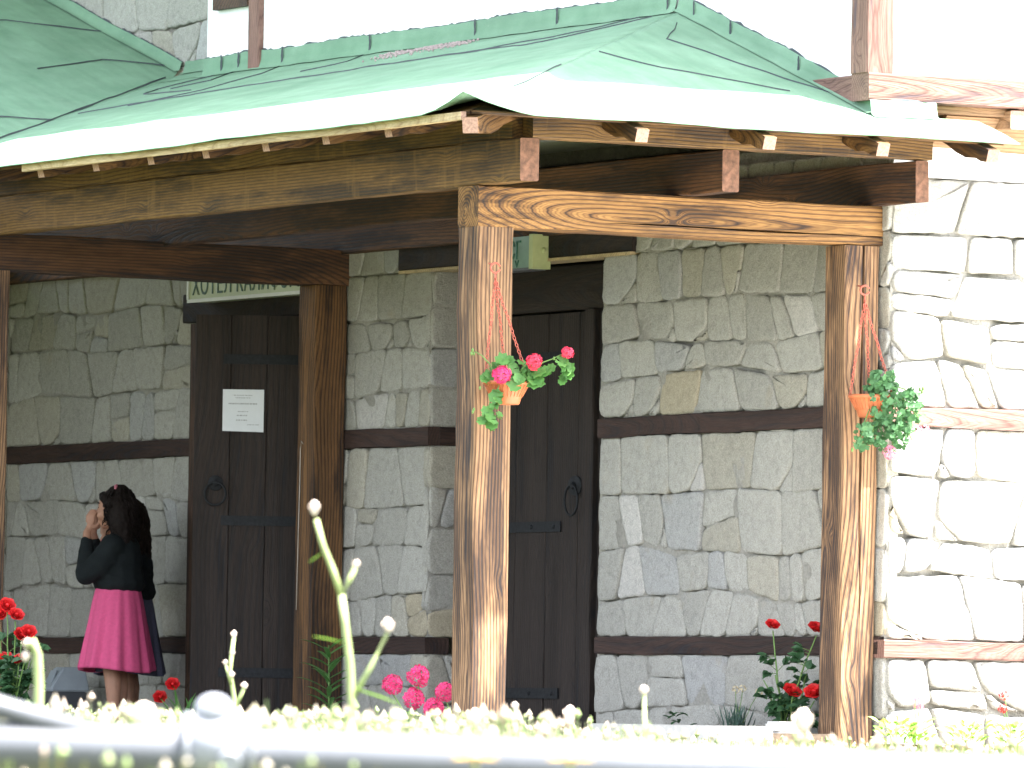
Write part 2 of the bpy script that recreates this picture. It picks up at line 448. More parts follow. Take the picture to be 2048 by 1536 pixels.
# ------------------------------------------------------------------ stone masonry
def masonry(bm, tl, O, ud, nd, rects, seed, hmin=.19, hmax=.34, wmin=.16, wmax=.40, warm=.22, gaps=(.0002, .0040), deep=0.):
    """irregular split-face stones and recessed mortar; ud runs along the wall, nd points out of it"""
    R = random.Random(seed)
    O = V3(O); ud = V3(ud); nd = V3(nd); zd = V3((0,0,1))
    def W(u, v, d): return O + ud*u + zd*v + nd*d
    for (u0, u1, v0, v1) in rects:
        # mortar sheet with deep and filled stretches
        nu = max(2, int((u1-u0)/.03)); nv = max(2, int((v1-v0)/.03))
        g = []
        for i in range(nu+1):
            row = []
            for j in range(nv+1):
                u = u0 + (u1-u0)*i/nu; v = v0 + (v1-v0)*j/nv
                d = -.006 + .055*noise.noise(V3((u*6.3+seed, v*6.3, 1.7))) + .012*noise.noise(V3((u*26, v*26, seed)))
                d = max(-.05, min(.0085, d)) - deep
                vt = bm.verts.new(W(u, v, d)); vt[tl] = (.3,.3,.3,1); row.append(vt)
            g.append(row)
        for i in range(nu):
            for j in range(nv):
                q = (g[i][j], g[i+1][j], g[i+1][j+1], g[i][j+1])
                f = bm.faces.new(q); f.material_index = 1; f.smooth = True
        # courses
        hs = []; 
        while sum(hs) < v1 - v0: hs.append(R.uniform(hmin, hmax))
        k = (v1-v0)/sum(hs); hs = [x*k for x in hs]
        vb = [v0]
        for x in hs: vb.append(vb[-1] + x)
        def course(i, u):
            if i == 0 or i == len(hs): return vb[i]
            return vb[i] + .066*noise.noise(V3((u*1.7, i*7.1+seed, .3))) + .02*noise.noise(V3((u*5.5, i*3.3, seed)))
        cells = []
        for i in range(len(hs)):
            wl = []
            while sum(wl) < u1 - u0: wl.append(R.uniform(wmin, wmax)*(1.15 if hs[i] > .25 else 1.))
            k = (u1-u0)/sum(wl); ub = [u0]
            for x in wl: ub.append(ub[-1] + x*k)
            sl = [0] + [R.uniform(-.05, .05) for _ in wl[1:]] + [0]
            for j in range(len(wl)):
                a, b = ub[j], ub[j+1]
                A = (a - sl[j], course(i, a)); B = (b - sl[j+1], course(i, b))
                C = (b + sl[j+1], course(i+1, b)); D = (a + sl[j], course(i+1, a))
                p = R.random()
                if p < .10 and hs[i] > .2:
                    t1, t2 = R.uniform(.35, .65), R.uniform(.35, .65)
                    E_ = (A[0]+(D[0]-A[0])*t1, A[1]+(D[1]-A[1])*t1); F_ = (B[0]+(C[0]-B[0])*t2, B[1]+(C[1]-B[1])*t2)
                    cells += [[A, B, F_, E_], [E_, F_, C, D]]
                elif p < .17:
                    t1, t2 = R.uniform(.3, .7), R.uniform(.3, .7)
                    E_ = (A[0]+(B[0]-A[0])*t1, A[1]+(B[1]-A[1])*t1); F_ = (D[0]+(C[0]-D[0])*t2, D[1]+(C[1]-D[1])*t2)
                    cells += [[A, E_, F_, D], [E_, B, C, F_]]
                elif p < .33:
                    t1, t2 = R.uniform(.3, .5), R.uniform(.3, .55)    # a corner chinked with a small stone
                    E_ = (A[0]+(B[0]-A[0])*t1, A[1]+(B[1]-A[1])*t1); F_ = (A[0]+(D[0]-A[0])*t2, A[1]+(D[1]-A[1])*t2)
                    cells += [[A, E_, F_], [E_, B, C, D, F_]]
                else: cells.append([A, B, C, D])
        for c in cells:
            # dense outline
            pts = []
            n = len(c)
            for q in range(n):
                a, b = c[q], c[(q+1) % n]
                L = math.hypot(b[0]-a[0], b[1]-a[1]); m = max(2, int(L/.035))
                for s in range(m):
                    t = s/m
                    pts.append([a[0]+(b[0]-a[0])*t, a[1]+(b[1]-a[1])*t])
            for _ in range(1):   # round the corners
                pts = [[.25*pts[q-1][0]+.5*pts[q][0]+.25*pts[(q+1) % len(pts)][0], .25*pts[q-1][1]+.5*pts[q][1]+.25*pts[(q+1) % len(pts)][1]] for q in range(len(pts))]
            cx = sum(p[0] for p in pts)/len(pts); cy = sum(p[1] for p in pts)/len(pts)
            area = abs(sum(pts[q-1][0]*pts[q][1]-pts[q][0]*pts[q-1][1] for q in range(len(pts))))/2
            if area < .0012: continue
            gap = R.uniform(*gaps)
            so_ = R.uniform(0, 99)
            hgt = R.uniform(.009, .017)
            def inset(ps, g_, jit):
                out = []; N = len(ps)
                for q in range(N):
                    tx = ps[(q+1) % N][0]-ps[q-1][0]; ty = ps[(q+1) % N][1]-ps[q-1][1]
                    l = math.hypot(tx, ty) or 1
                    nx, ny = -ty/l, tx/l
                    gg = g_ + jit*(noise.noise(V3((ps[q][0]*22, ps[q][1]*22, so_))) + .6*noise.noise(V3((ps[q][0]*55, ps[q][1]*55, so_))))
                    out.append([ps[q][0]+nx*gg, ps[q][1]+ny*gg])
                return out
            ax, ay = R.uniform(-.035, .035), R.uniform(-.03, .03)
            def H(p, amp): return hgt + ax*(p[0]-cx) + ay*(p[1]-cy) + amp*noise.noise(V3((p[0]*9, p[1]*9, so_)))
            r0 = inset(pts, gap, .006)
            r1 = inset(r0, .0035, .002); r2 = inset(r1, .012, .003)
            sh = .55
            r3 = [[cx+(p[0]-cx)*sh, cy+(p[1]-cy)*sh] for p in r2]
            t = R.random(); br = R.uniform(.90, 1.10)
            if t < .74: tint = (.385*br, .372*br, .335*br)
            elif t < .74 + warm*.6: tint = (.385*br, .362*br, .305*br)
            elif t < .955: tint = (.365*br, .36*br, .345*br)
            elif t < .975: tint = (.375*br, .33*br, .245*br)
            else: tint = (.47*br, .45*br, .42*br)
            rings = []
            for rr, dep in ((r0, None), (r0, .45), (r1, 1.), (r2, 1.), (r3, 1.)):
                ring = []
                for p in rr:
                    d = -.055 if dep is None else (H(p, .004)*dep if dep < 1 else H(p, .005) - (.0015 if rr is r1 else 0))
                    vt = bm.verts.new(W(p[0], p[1], d)); vt[tl] = (*tint, 1); ring.append(vt)
                rings.append(ring)
            cvt = bm.verts.new(W(cx, cy, H((cx, cy), .007))); cvt[tl] = (*tint, 1)
            N = len(pts)
            for ra, rb in zip(rings, rings[1:]):
                for q in range(N):
                    bm.faces.new((ra[q], ra[(q+1) % N], rb[(q+1) % N], rb[q])).smooth = True
            for q in range(N):
                bm.faces.new((rings[-1][q], rings[-1][(q+1) % N], cvt)).smooth = True

def stone_wall(name, parent, O, ud, nd, rects, seed, **kw):
    bm = bmesh.new(); tl = bm.verts.layers.float_color.new('tint')
    masonry(bm, tl, O, ud, nd, rects, seed, **kw)
    bmesh.ops.recalc_face_normals(bm, faces=[f for f in bm.faces if f.material_index == 0])
    return obj(name, bm, [M['stone'], M['mortar']], parent)

# ------------------------------------------------------------------ timber
def beam(name, p0, p1, w, h_, mat, parent, up=(0,0,1), endmat=None, bev=.006, jit=.0025, notch=None, wane=.0):
    """squared timber from p0 to p1; w across, h_ along 'up'; grain runs along local X"""
    p0, p1 = V3(p0), V3(p1); d = (p1-p0); L = d.length; d.normalize()
    up = V3(up); s = up.cross(d).normalized(); t = d.cross(s).normalized()
    n = max(2, int(L/.12)); bm = bmesh.new(); rings = []
    sd_ = hash(name) % 7 + rnd()*50
    for i in range(n+1):
        x = L*i/n; hw, hh = w/2, h_/2
        prof = [(-hw+bev,-hh),(hw-bev,-hh),(hw,-hh+bev),(hw,hh-bev),(hw-bev,hh),(-hw+bev,hh),(-hw,hh-bev),(-hw,-hh+bev)]
        if notch:
            side, pos, wid, dep, a, b = notch       # a drying crack down one face
            f = max(0., min(1., min((x-a)/.25, (b-x)/.25)))
            ww, dd = wid*(.15+.85*f), dep*(.08+.92*f)
            c0 = pos + .006*noise.noise(V3((x*3, sd_, 2)))
            if side == '-y': ins = [(-hw, c0+ww), (-hw+dd, c0), (-hw, c0-ww)]; prof = prof[:7] + ins + prof[7:]
            elif side == '+y': ins = [(hw, c0-ww), (hw-dd, c0), (hw, c0+ww)]; prof = prof[:3] + ins + prof[3:]
            elif side == '-z': ins = [(c0-ww, -hh), (c0, -hh+dd), (c0+ww, -hh)]; prof = prof[:1] + ins + prof[1:]
        ring = []
        for k, (py, pz) in enumerate(prof):
            jj = jit*1.2*noise.noise(V3((x*2.3+k*5, sd_, k))) + jit*.6*noise.noise(V3((x*11, sd_+k*3, 9)))
            ring.append(bm.verts.new((x, py + jj*(1 if py > 0 else -1), pz + jj*(1 if pz > 0 else -1))))
        rings.append(ring)
    K = len(rings[0])
    for a, b in zip(rings, rings[1:]):
        for k in range(K): bm.faces.new((a[k], b[k], b[(k+1) % K], a[(k+1) % K]))
    e0 = bm.faces.new(rings[0]); e1 = bm.faces.new(rings[-1][::-1])
    e0.material_index = e1.material_index = 1 if endmat else 0
    bmesh.ops.recalc_face_normals(bm, faces=bm.faces)
    Mx = Matrix(((d.x, s.x, t.x, p0.x), (d.y, s.y, t.y, p0.y), (d.z, s.z, t.z, p0.z), (0,0,0,1)))
    return obj(name, bm, [mat, endmat] if endmat else [mat], parent, M=Mx)

# ------------------------------------------------------------------ house
W = 2.103; YC = -.057
house = empty('stone_house', (W, YC, 0), 'old stone house with dark timber bands, white plastered upper storey and two plank doors', 'house')
D2a, D2b, D1a, D1b = 2.50, 4.17, 5.43, 6.72
BANDS = ((.562, .646), (1.598, 1.69))
segs = [(YC, D2a), (D2b, D1a), (D1b, 11.)]
lev = [(.05, .562), (.646, 1.598), (1.69, 2.84)]
# long porch-side wall; u runs towards +Y, wall faces -X
for k, (a, b) in enumerate(segs):
    rects = [(a, b, v0, v1) for v0, v1 in lev]
    if k < 2: rects[2] = (a, b, 1.69, 2.47)
    stone_wall('stone_wall', house, (W, 0, 0), (0,1,0), (-1,0,0), rects, 11 + k*5)
rects = [(YC, 2.19, 2.47, 2.84), (2.19, 4.49, 2.60, 2.84), (4.49, 5.35, 2.47, 2.84), (5.35, 6.80, 2.45, 2.84)]
stone_wall('stone_wall', house, (W, 0, 0), (0,1,0), (-1,0,0), rects, 71)
# wall strip above the porch roof, left of the plastered bay
stone_wall('stone_wall', house, (W, 0, 0), (0,1,0), (-1,0,0), [(6.1, 10.8, 3.3, 5.2)], 31, wmin=.2, wmax=.5)
# sunlit gable wall, faces -Y
stone_wall('stone_wall', house, (W, YC, 0), (1,0,0), (0,-1,0), [(.0, 5.5, v0, v1) for v0, v1 in ((.05,.55),(.632,1.597),(1.68,2.72))], 47, hmin=.22, hmax=.40, wmin=.18, wmax=.46, warm=.12, gaps=(.002, .0085), deep=.012)
# reveals of the deep doorway
stone_wall('door_reveal', house, (W-.015, D2b, 0), (1,0,0), (0,-1,0), [(0, .42, v0, v1) for v0, v1 in ((.1,.562),(.646,1.598),(1.69,2.47))], 53)
stone_wall('door_reveal', house, (W, D2a, 0), (-1,0,0), (0,1,0), [(-.42, 0.0, .1, 2.47)], 59)
# timber bands
for z0, z1 in BANDS:
    for a, b in segs:
        a2 = a + (.03 if a == YC else 0)
        beam('timber_band', (W+.045, a2, (z0+z1)/2), (W+.045, b, (z0+z1)/2), .14, z1-z0, M['band'], house, jit=.006)
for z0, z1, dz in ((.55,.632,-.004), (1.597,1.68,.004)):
    beam('timber_band', (W-.024, YC+.045, (z0+z1)/2), (7.6, YC+.045, (z0+z1)/2+dz), .14, z1-z0, M['sill'], house, jit=.006)  # same timber as the shaded bands, sunlight put into the paler colour
beam('timber_band', (W+.04, D2b+.05, 1.645), (W+.40, D2b+.05, 1.645), .13, .09, M['band'], house)
# pale render strip at the head of the gable wall
bm = bmesh.new(); box(bm, W, 7.6, YC-.012, YC+.2, 2.722, 2.90); obj('render_strip', bm, M['plaster'], house)
# lintels
beam('lintel', (W+.06, 2.19, 2.545), (W+.06, 4.49, 2.545), .18, .135, M['door'], house)
bm = bmesh.new(); box(bm, W-.035, W+.1, 2.20, 4.48, 2.462, 2.4765); obj('drip_strip', bm, M['pine'], house)
beam('lintel', (W+.05, 5.33, 2.37), (W+.05, 6.80, 2.37), .2, .15, M['door'], house)

def ring_handle(parent, c, n, plate=.045, R=.055):
    bm = bmesh.new(); n = V3(n)
    d, s, t = frame_of(n)
    c = V3(c)
    for k in range(1):
        cyl = [(plate, 0), (plate*.95, .008), (plate*.4, .016), (.012, .03)]
        rows = []
        for r, hgt in cyl:
            rows.append([bm.verts.new(c + (s*math.cos(6.2832*q/18)+t*math.sin(6.2832*q/18))*r + d*hgt) for q in range(18)])
        for a, b in zip(rows, rows[1:]):
            for q in range(18): bm.faces.new((a[q], a[(q+1) % 18], b[(q+1) % 18], b[q]))
        bm.faces.new(rows[-1])
    ring_torus(bm, c + d*.03 - V3((0,0,R*.95)), (d + s*.35).normalized(), R, .006, 28, 6)
    obj('ring_handle', bm, M['iron'], parent)

# --- door in the deep doorway (right)
door2 = empty('door', (2.36, 3.2, FL)); door2.parent = house; door2.matrix_parent_inverse = chain_matrix(house).inverted()
door2['label'] = 'dark plank door in the deep doorway behind the middle post'
for k in range(5):
    y0 = 2.51 + .305*k
    beam('plank', (2.36, y0+.1525, FL+.03), (2.36, y0+.1525, 2.232), .299, .05, M['door'], door2, up=(1,0,0), bev=.004, jit=.002)
beam('top_rail', (2.35, 2.5, 2.355), (2.35, 4.17, 2.355), .06, .22, M['door'], door2)
beam('door_frame', (2.33, 2.975, FL), (2.33, 2.975, 2.24), .10, .06, M['door'], door2, up=(1,0,0))
for z in (1.19, .375, 2.02):
    bm = bmesh.new()
    box(bm, 2.325, 2.333, 3.27, 4.0, z-.026, z+.026)
    for y in (3.33, 3.55, 3.8): ball(bm, (2.325, y, z), .011, 8, 5)
    obj('strap_hinge', bm, M['iron'], door2)
ring_handle(door2, (2.30, 3.08, 1.385), (-1,-.25,0), .05, .075)
# --- left doorway: one leaf swung out towards the viewer, one leaf closed behind it
door1 = empty('door', (2.05, 5.50, FL)); door1.parent = house; door1.matrix_parent_inverse = chain_matrix(house).inverted()
door1['label'] = 'dark door leaf standing open with a white notice on it'
hinge = V3((2.07, 5.47, 0)); ld = V3((-.869, .495, 0)); ln = V3((-.495, -.869, 0))
LW = .555
def onleaf(a, z, out=0.): return hinge + ld*a + ln*out + V3((0,0,z))
nb = 3
for k in range(nb):
    a = LW*(k+.5)/nb
    beam('plank', onleaf(a, FL+.03), onleaf(a, 2.285), LW/nb-.002, .045, M['door'], door1, up=ln, bev=.004, jit=.002)
bm = bmesh.new()
q = [onleaf(a, z, o) for o in (-.03, -.018) for a, z in ((.005, FL+.03), (LW-.005, FL+.03), (LW-.005, 2.28), (.005, 2.28))]
vs = [bm.verts.new(p) for p in q]
for f in ((3,2,1,0),(4,5,6,7),(0,1,5,4),(1,2,6,5),(2,3,7,6),(3,0,4,7)): bm.faces.new([vs[i] for i in f])
obj('backing_panel', bm, M['door'], door1)
for z in (1.235, .46, 2.06):
    bm = bmesh.new()
    q = [onleaf(.0, z-.025, .0235), onleaf(.41, z-.025, .0235), onleaf(.41, z+.025, .0235), onleaf(.0, z+.025, .0235)]
    q2 = [p + ln*.007 for p in q]
    vs = [bm.verts.new(p) for p in q + q2]
    for f in ((0,1,2,3),(7,6,5,4),(0,4,5,1),(1,5,6,2),(2,6,7,3),(3,7,4,0)): bm.faces.new([vs[i] for i in f])
    bmesh.ops.recalc_face_normals(bm, faces=bm.faces)
    obj('strap_hinge', bm, M['iron'], door1)
ring_handle(door1, onleaf(LW-.115, 1.425, .024), ln, .04, .058)
beam('jamb', (W+.0, D1b-.035, .1), (W+.0, D1b-.035, 2.29), .07, .09, M['jamb'], house, up=(1,0,0))
beam('jamb', (W+.10, D1a+.035, .1), (W+.10, D1a+.035, 2.29), .07, .16, M['jamb'], house, up=(1,0,0))
for k in range(3):
    y = 6.0 + .225*(k+.5)
    beam('closed_leaf', (W+.16, y, FL), (W+.16, y, 2.29), .22, .045, M['door'], house, up=(1,0,0), bev=.004)
# dark room behind the doors
bm = bmesh.new()
for q in (((2.62,2.3,0),(2.62,9,0),(2.62,9,3),(2.62,2.3,3)), ((2.2,5.42,0),(2.62,5.42,0),(2.62,5.42,3),(2.2,5.42,3)), ((2.2,6.73,0),(2.62,6.73,0),(2.62,6.73,3),(2.2,6.73,3)),
          ((2.15,2.3,2.55),(2.62,2.3,2.55),(2.62,7,2.55),(2.15,7,2.55))):
    bm.faces.new([bm.verts.new(p) for p in q])
obj('inner_wall', bm, M['inside'], house)

# --- upper storey: plastered bay carried out over the ground floor
UX, UY0, UY1 = 1.87, -.24, 6.22
bm = bmesh.new()
box(bm, UX, 9, UY0, UY1, 3.07, 5.7)
obj('plaster_wall', bm, M['plaster'], house)
bm = bmesh.new(); box(bm, 2.66, 9, .1, 11, 0.05, 5.7); box(bm, W+.06, 2.64, 4.62, 5.4, .05, 2.9); box(bm, W+.06, 2.64, .12, 2.44, .05, 2.9); box(bm, W+.06, 2.64, 6.78, 11, .05, 5.7); obj('wall_core', bm, M['mortar'], house)
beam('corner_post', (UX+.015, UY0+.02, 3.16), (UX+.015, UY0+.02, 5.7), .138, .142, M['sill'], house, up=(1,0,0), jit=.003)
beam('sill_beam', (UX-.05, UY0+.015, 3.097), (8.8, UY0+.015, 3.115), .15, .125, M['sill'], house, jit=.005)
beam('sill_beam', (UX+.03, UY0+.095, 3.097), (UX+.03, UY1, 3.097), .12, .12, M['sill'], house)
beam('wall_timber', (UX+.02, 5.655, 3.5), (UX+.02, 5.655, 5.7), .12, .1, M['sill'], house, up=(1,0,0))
# window frame just showing at the top
bm = bmesh.new()
box(bm, UX-.035, UX+.03, 5.715, 6.10, 3.885, 3.935); box(bm, UX-.035, UX+.03, 5.715, 5.76, 3.935, 4.9); box(bm, UX-.035, UX+.03, 6.055, 6.10, 3.935, 4.9)
wf = obj('window', bm, M['jamb'], house)
bm = bmesh.new(); box(bm, UX-.006, UX+.004, 5.76, 6.055, 3.935, 4.9); obj('pane', bm, M['iron'], wf)
# boarded underside of the bay and its joists
bm = bmesh.new(); box(bm, W-.2, 8.9, UY0, YC+.1, 3.0, 3.034); obj('bay_soffit', bm, M['soffit'], house)
for x in (2.62, 3.3, 4.0, 4.7):
    beam('joist', (x, UY0-.05, 2.985), (x, .3, 2.985), .075, .085, M['soffit'], house, endmat=M['paleend'])
bm = bmesh.new()   # sloping soffit board under the bay at the gable corner
vs = [bm.verts.new(p) for p in ((2.30, -.20, 2.995), (5.5, -.20, 2.995), (5.5, -.072, 2.80), (2.30, -.072, 2.86))]
bm.faces.new(vs)
r = bmesh.ops.extrude_face_region(bm, geom=bm.faces[:])
for v in r['geom']:
    if isinstance(v, bmesh.types.BMVert): v.co += V3((0, .02, .012))
bmesh.ops.recalc_face_normals(bm, faces=bm.faces)
obj('soffit_board', bm, M['soffit'], house)
# unseen wall and core added off to the left, darkening the porch-side wall
stone_wall('shade_wall', house, (-3.4, 8.95, 0), (1,0,0), (0,-1,0), [(0, 5.5, .05, 2.75)], 97)
bm = bmesh.new(); box(bm, -3.4, W+.05, 8.98, 10.5, .05, 2.8); obj('wall_core', bm, M['mortar'], house)
# main eave high above (out of the picture), it throws the shade on the porch roof
bm = bmesh.new()
EH = 5.75
box(bm, UX-.78, 9.5, UY0-.62, 11.5, EH, EH+.14)
box(bm, .15, UX-.781, 4.6, 11.5, EH+.003, EH+.137)
obj('main_eave', bm, M['plaster'], house)

# ------------------------------------------------------------------ porch
porch = empty('timber_porch', (0, 0, FL), 'open porch of scorched squared timber under a green felt roof with a sagging pale eave', 'porch')
ZB, ZT = 2.404, 2.584; YB = 5.032; XP = 1.898
# lintels run wall-ward; posts stand below them
def post(x, y, notch=None, lab=None, mat='post'):
    o = beam('post', (x+.09, y+.09, .06), (x+.09, y+.09, (ZB-.001 if y < 1 else 2.4225)), .18, .18, M[mat], porch, up=(1,0,0), bev=.007, jit=.004, notch=notch)
    if lab: o['label'] = lab
    return o
post(0, 0, lab='tall corner post with a flower basket hung on it')
post(XP, 0, notch=('+y', .004, .0065, .05, .55, 2.9), lab='post beside the gable wall, split by a long crack')
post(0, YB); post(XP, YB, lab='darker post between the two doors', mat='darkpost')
beam('lintel', (-.001, .09, (ZB+ZT)/2), (2.10, .09, (ZB+ZT)/2), .182, ZT-ZB-.002, M['lintel'], porch, jit=.004, notch=('-y', -.048, .003, .03, .5, 2.25))
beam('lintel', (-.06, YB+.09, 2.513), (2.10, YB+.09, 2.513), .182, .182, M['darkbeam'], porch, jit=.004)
for x, w_ in ((0., .093), (1.025, .086), (2.035, .066)):
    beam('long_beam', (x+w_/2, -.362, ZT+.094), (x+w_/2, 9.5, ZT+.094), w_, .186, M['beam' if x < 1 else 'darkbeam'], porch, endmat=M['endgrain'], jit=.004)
# plates under the rafters
beam('wall_plate', (.06, -.32, ZT+.236), (2.12, -.32, ZT+.236), .09, .092, M['beam'], porch, jit=.004)
beam('wall_plate', (.045, -.27, ZT+.240), (.045, 9.5, ZT+.240), .07, .104, M['beam'], porch, jit=.004)
# roof planes
EX, EY, EZ = -.45, -.65, 2.842
SX = (3.545 - EZ)/(UX - EX)                  # fall of the long slope
AY = 1.43                                    # top of the hip on the wall
SY = (3.545 - EZ)/(AY - EY)
VY, SW, VK = 5.1, .314, .70                           # valley with the side wing
def zl(x, y): return EZ + (x-EX)*SX
def zr(x, y): return EZ + (y-EY)*SY
def zw(x, y): return EZ + (SX - VK*SW)*(x-EX) + (y-VY)*SW
def zroof(x, y):
    z = min(zl(x, y), zr(x, y))
    return max(z, zw(x, y)) if y > VY else z
# rafters (ends shaped with a curved underside)
def rafter(p0, p1, w_=.062, h_=.07, endm=None):
    p0, p1 = V3(p0), V3(p1); d = p1-p0; L = d.length; d.normalize()
    s = V3((0,0,1)).cross(d).normalized(); t = d.cross(s)
    prof = [(0,h_/2),(L,h_/2),(L,-h_/2),(.34,-h_/2),(.26,-h_/2-.012),(.17,-h_/2-.014),(.10,-h_/2+.006),(.045,-h_/2+.004),(0,-h_/2+.012)]
    bm = bmesh.new()
    a = [bm.verts.new((x, -w_/2, z)) for x, z in prof]; b = [bm.verts.new((x, w_/2, z)) for x, z in prof]
    K = len(prof)
    for k in range(K):
        f = bm.faces.new((a[k], a[(k+1) % K], b[(k+1) % K], b[k]))
        if k == K-1: f.material_index = 1
    bm.faces.new(a[::-1]); bm.faces.new(b)
    bmesh.ops.recalc_face_normals(bm, faces=bm.faces)
    Mx = Matrix(((d.x, s.x, t.x, p0.x), (d.y, s.y, t.y, p0.y), (d.z, s.z, t.z, p0.z), (0,0,0,1)))
    obj('rafter', bm, [M['rafter'], M['paleend']], porch, M=Mx)
OFF = -.062
for y in (.179, .755, 1.325, 1.91, 2.462, 3.029, 3.612, 4.2):
    x1 = min(UX-.02, EX + (y-EY)*(UX-EX)/(AY-EY) - .05)
    x0 = -.36
    rafter((x0, y, zl(x0, y)+OFF), (x1, y, zl(x1, y)+OFF))
for y in (4.8, 5.4, 6.0):
    x0 = EX + max(0., y-VY)/VK + .05; x1 = UX - .02
    if x1 - x0 > .3: rafter((x0, y, zl(x0, y)+OFF), (x1, y, zl(x1, y)+OFF))
for x in (.438, 1.086, 1.673, 2.252):
    y1 = EY + (x-EX)*(AY-EY)/(UX-EX) - .05 if x < UX-.1 else -.09
    y0 = -.655
    rafter((x, y0, zr(x, y0)+OFF), (x, y1, zr(x, y1)+OFF))
rafter((-.385, -.60, zr(0, -.60)+OFF-.012), (1.78, 1.34, zr(0, 1.34)+OFF-.03), .07, .08)
# roof boarding
def zone(x0, x1, y0f, y1f, zf, n, off, th, bm, mi=0, lapx=None):
    rows = []
    for i in range(n+1):
        x = x0 + (x1-x0)*i/n; a, b = y0f(x), y1f(x); m = max(2, int(abs(b-a)/.22))
        rows.append((x, a, b))
    M_ = 46
    g = [[None]*(M_+1) for _ in rows]
    for i, (x, a, b) in enumerate(rows):
        for j in range(M_+1):
            y = a + (b-a)*j/M_
            g[i][j] = (x, y, zf(x, y)+off)
    top = [[bm.verts.new(p) for p in r] for r in g]
    bot = [[bm.verts.new((p[0], p[1], p[2]-th)) for p in r] for r in g]
    n_ = len(rows)-1
    def q(*v):
        f = bm.faces.new(v); f.material_index = mi; f.smooth = True
    for i in range(n_):
        for j in range(M_):
            q(top[i][j], top[i+1][j], top[i+1][j+1], top[i][j+1]); q(bot[i][j], bot[i][j+1], bot[i+1][j+1], bot[i+1][j])
    for i in range(n_):
        q(top[i][0], bot[i][0], bot[i+1][0], top[i+1][0]); q(top[i][M_], top[i+1][M_], bot[i+1][M_], bot[i][M_])
    for j in range(M_):
        q(top[0][j], top[0][j+1], bot[0][j+1], bot[0][j]); q(top[n_][j], bot[n_][j], bot[n_][j+1], top[n_][j+1])
hipy = lambda x: EY + (x-EX)*(AY-EY)/(UX-EX)
valy = lambda x: VY + (x-EX)*VK
bm = bmesh.new()
e = .075
zone(EX+e, UX+.2, lambda x: hipy(x)+.0, lambda x: valy(x), zl, 8, -.008, .018, bm)
zone(EX+e, UX-.03, lambda x: EY+e, lambda x: hipy(x), zr, 10, -.008, .018, bm)
zone(UX-.03, 2.36, lambda x: EY+e, lambda x: UY0-.075, zr, 3, -.008, .018, bm)
obj('roof_boarding', bm, M['rafter'], porch)
# felt covering with a wavy eave and a corner that lifts
def wob(x, y): return .006*noise.noise(V3((x*2.2, y*2.2, 4.))) + .003*noise.noise(V3((x*7, y*7, 1.)))
def lift(x, y):
    d = math.hypot(x-EX, y-EY)
    l = .085*max(0, 1-d/.40)**1.7
    de = min(x-EX, y-EY)
    sag = -.010*max(0, 1-de/.12)*(.6+.6*noise.noise(V3((x*1.3, y*1.3, 7))))
    return l + sag
def fl(x, y): return zl(x, y) + wob(x, y) + lift(x, y)
def fr_(x, y): return zr(x, y) + wob(x, y) + lift(x, y)
def fw(x, y): return zw(x, y) + wob(x, y)
bm = bmesh.new()
zone(EX, UX+.0, lambda x: hipy(x), lambda x: valy(x)+.02, fl, 40, .012, .005, bm)
zone(EX, UX-.0, lambda x: EY, lambda x: hipy(x), fr_, 40, .012, .005, bm)
zone(UX, 2.40, lambda x: EY, lambda x: UY0-.066, fr_, 8, .012, .005, bm)
# extra strip left of the bay reaching the stone wall
zone(UX, W+.02, lambda x: UY1+.02, lambda x: valy(x)+.02, fl, 4, .012, .005, bm)
# side wing roof, rises away along the wall and runs out over the yard
def wing_x0(y): return max(-3.2, -50)
rows = []
ny = 26
g = []
for j in range(ny+1):
    y = VY + (10.6-VY)*j/ny
    xv = min(W+.02, EX + (y-VY)/VK)
    r = []
    for i in range(15):
        x = -3.4 + (xv+3.4)*i/14
        r.append(bm.verts.new((x, y, fw(x, y)+.010)))
    g.append(r)
for j in range(ny):
    for i in range(14):
        f = bm.faces.new((g[j][i], g[j][i+1], g[j+1][i+1], g[j+1][i])); f.smooth = True
gb = [[bm.verts.new(v.co - V3((0,0,.028))) for v in r] for r in (g[0], g[-1])]
for r, b in zip((g[0], g[-1]), gb):
    for i in range(14): bm.faces.new((r[i], r[i+1], b[i+1], b[i]))
# bitumen seams
def seam(pts, zf, wd=.010, seed=0):
    P = []; wd *= .62
    for a, b in zip(pts, pts[1:]):
        m = max(2, int(math.hypot(b[0]-a[0], b[1]-a[1])/.05))
        for k in range(m): P.append((a[0]+(b[0]-a[0])*k/m, a[1]+(b[1]-a[1])*k/m))
    P.append(pts[-1])
    prev = None
    for i, (x, y) in enumerate(P):
        x += .020*noise.noise(V3((i*.16, seed, 3.))) + .006*noise.noise(V3((i*.9, seed, 5.)))
        a = P[max(0, i-1)]; b = P[min(len(P)-1, i+1)]
        tx, ty = b[0]-a[0], b[1]-a[1]; l = math.hypot(tx, ty) or 1
        nx, ny_ = -ty/l, tx/l
        wv = wd*max(.12, .55 + 1.1*noise.noise(V3((i*.22, seed, 8.))))
        z = zf(x, y) + .0185
        cur = (bm.verts.new((x-nx*wv, y-ny_*wv, zf(x-nx*wv, y-ny_*wv)+.0128)), bm.verts.new((x, y, z)), bm.verts.new((x+nx*wv, y+ny_*wv, zf(x+nx*wv, y+ny_*wv)+.0128)))
        if prev:
            for q in range(2):
                f = bm.faces.new((prev[q], cur[q], cur[q+1], prev[q+1])); f.material_index = 1
        prev = cur
seam([(1.02,6.0),(1.20,4.9),(1.27,4.28),(1.31,3.62),(1.38,2.7),(1.40,1.9),(1.80,1.58)], fl, .009, 1)
seam([(1.306,3.6),(1.42,2.4),(1.62,1.9),(1.84,1.7)], fl, .007, 2)
seam([(1.84,6.05),(1.55,6.15),(1.42,6.05),(1.35,5.4)], fl, .008, 4)
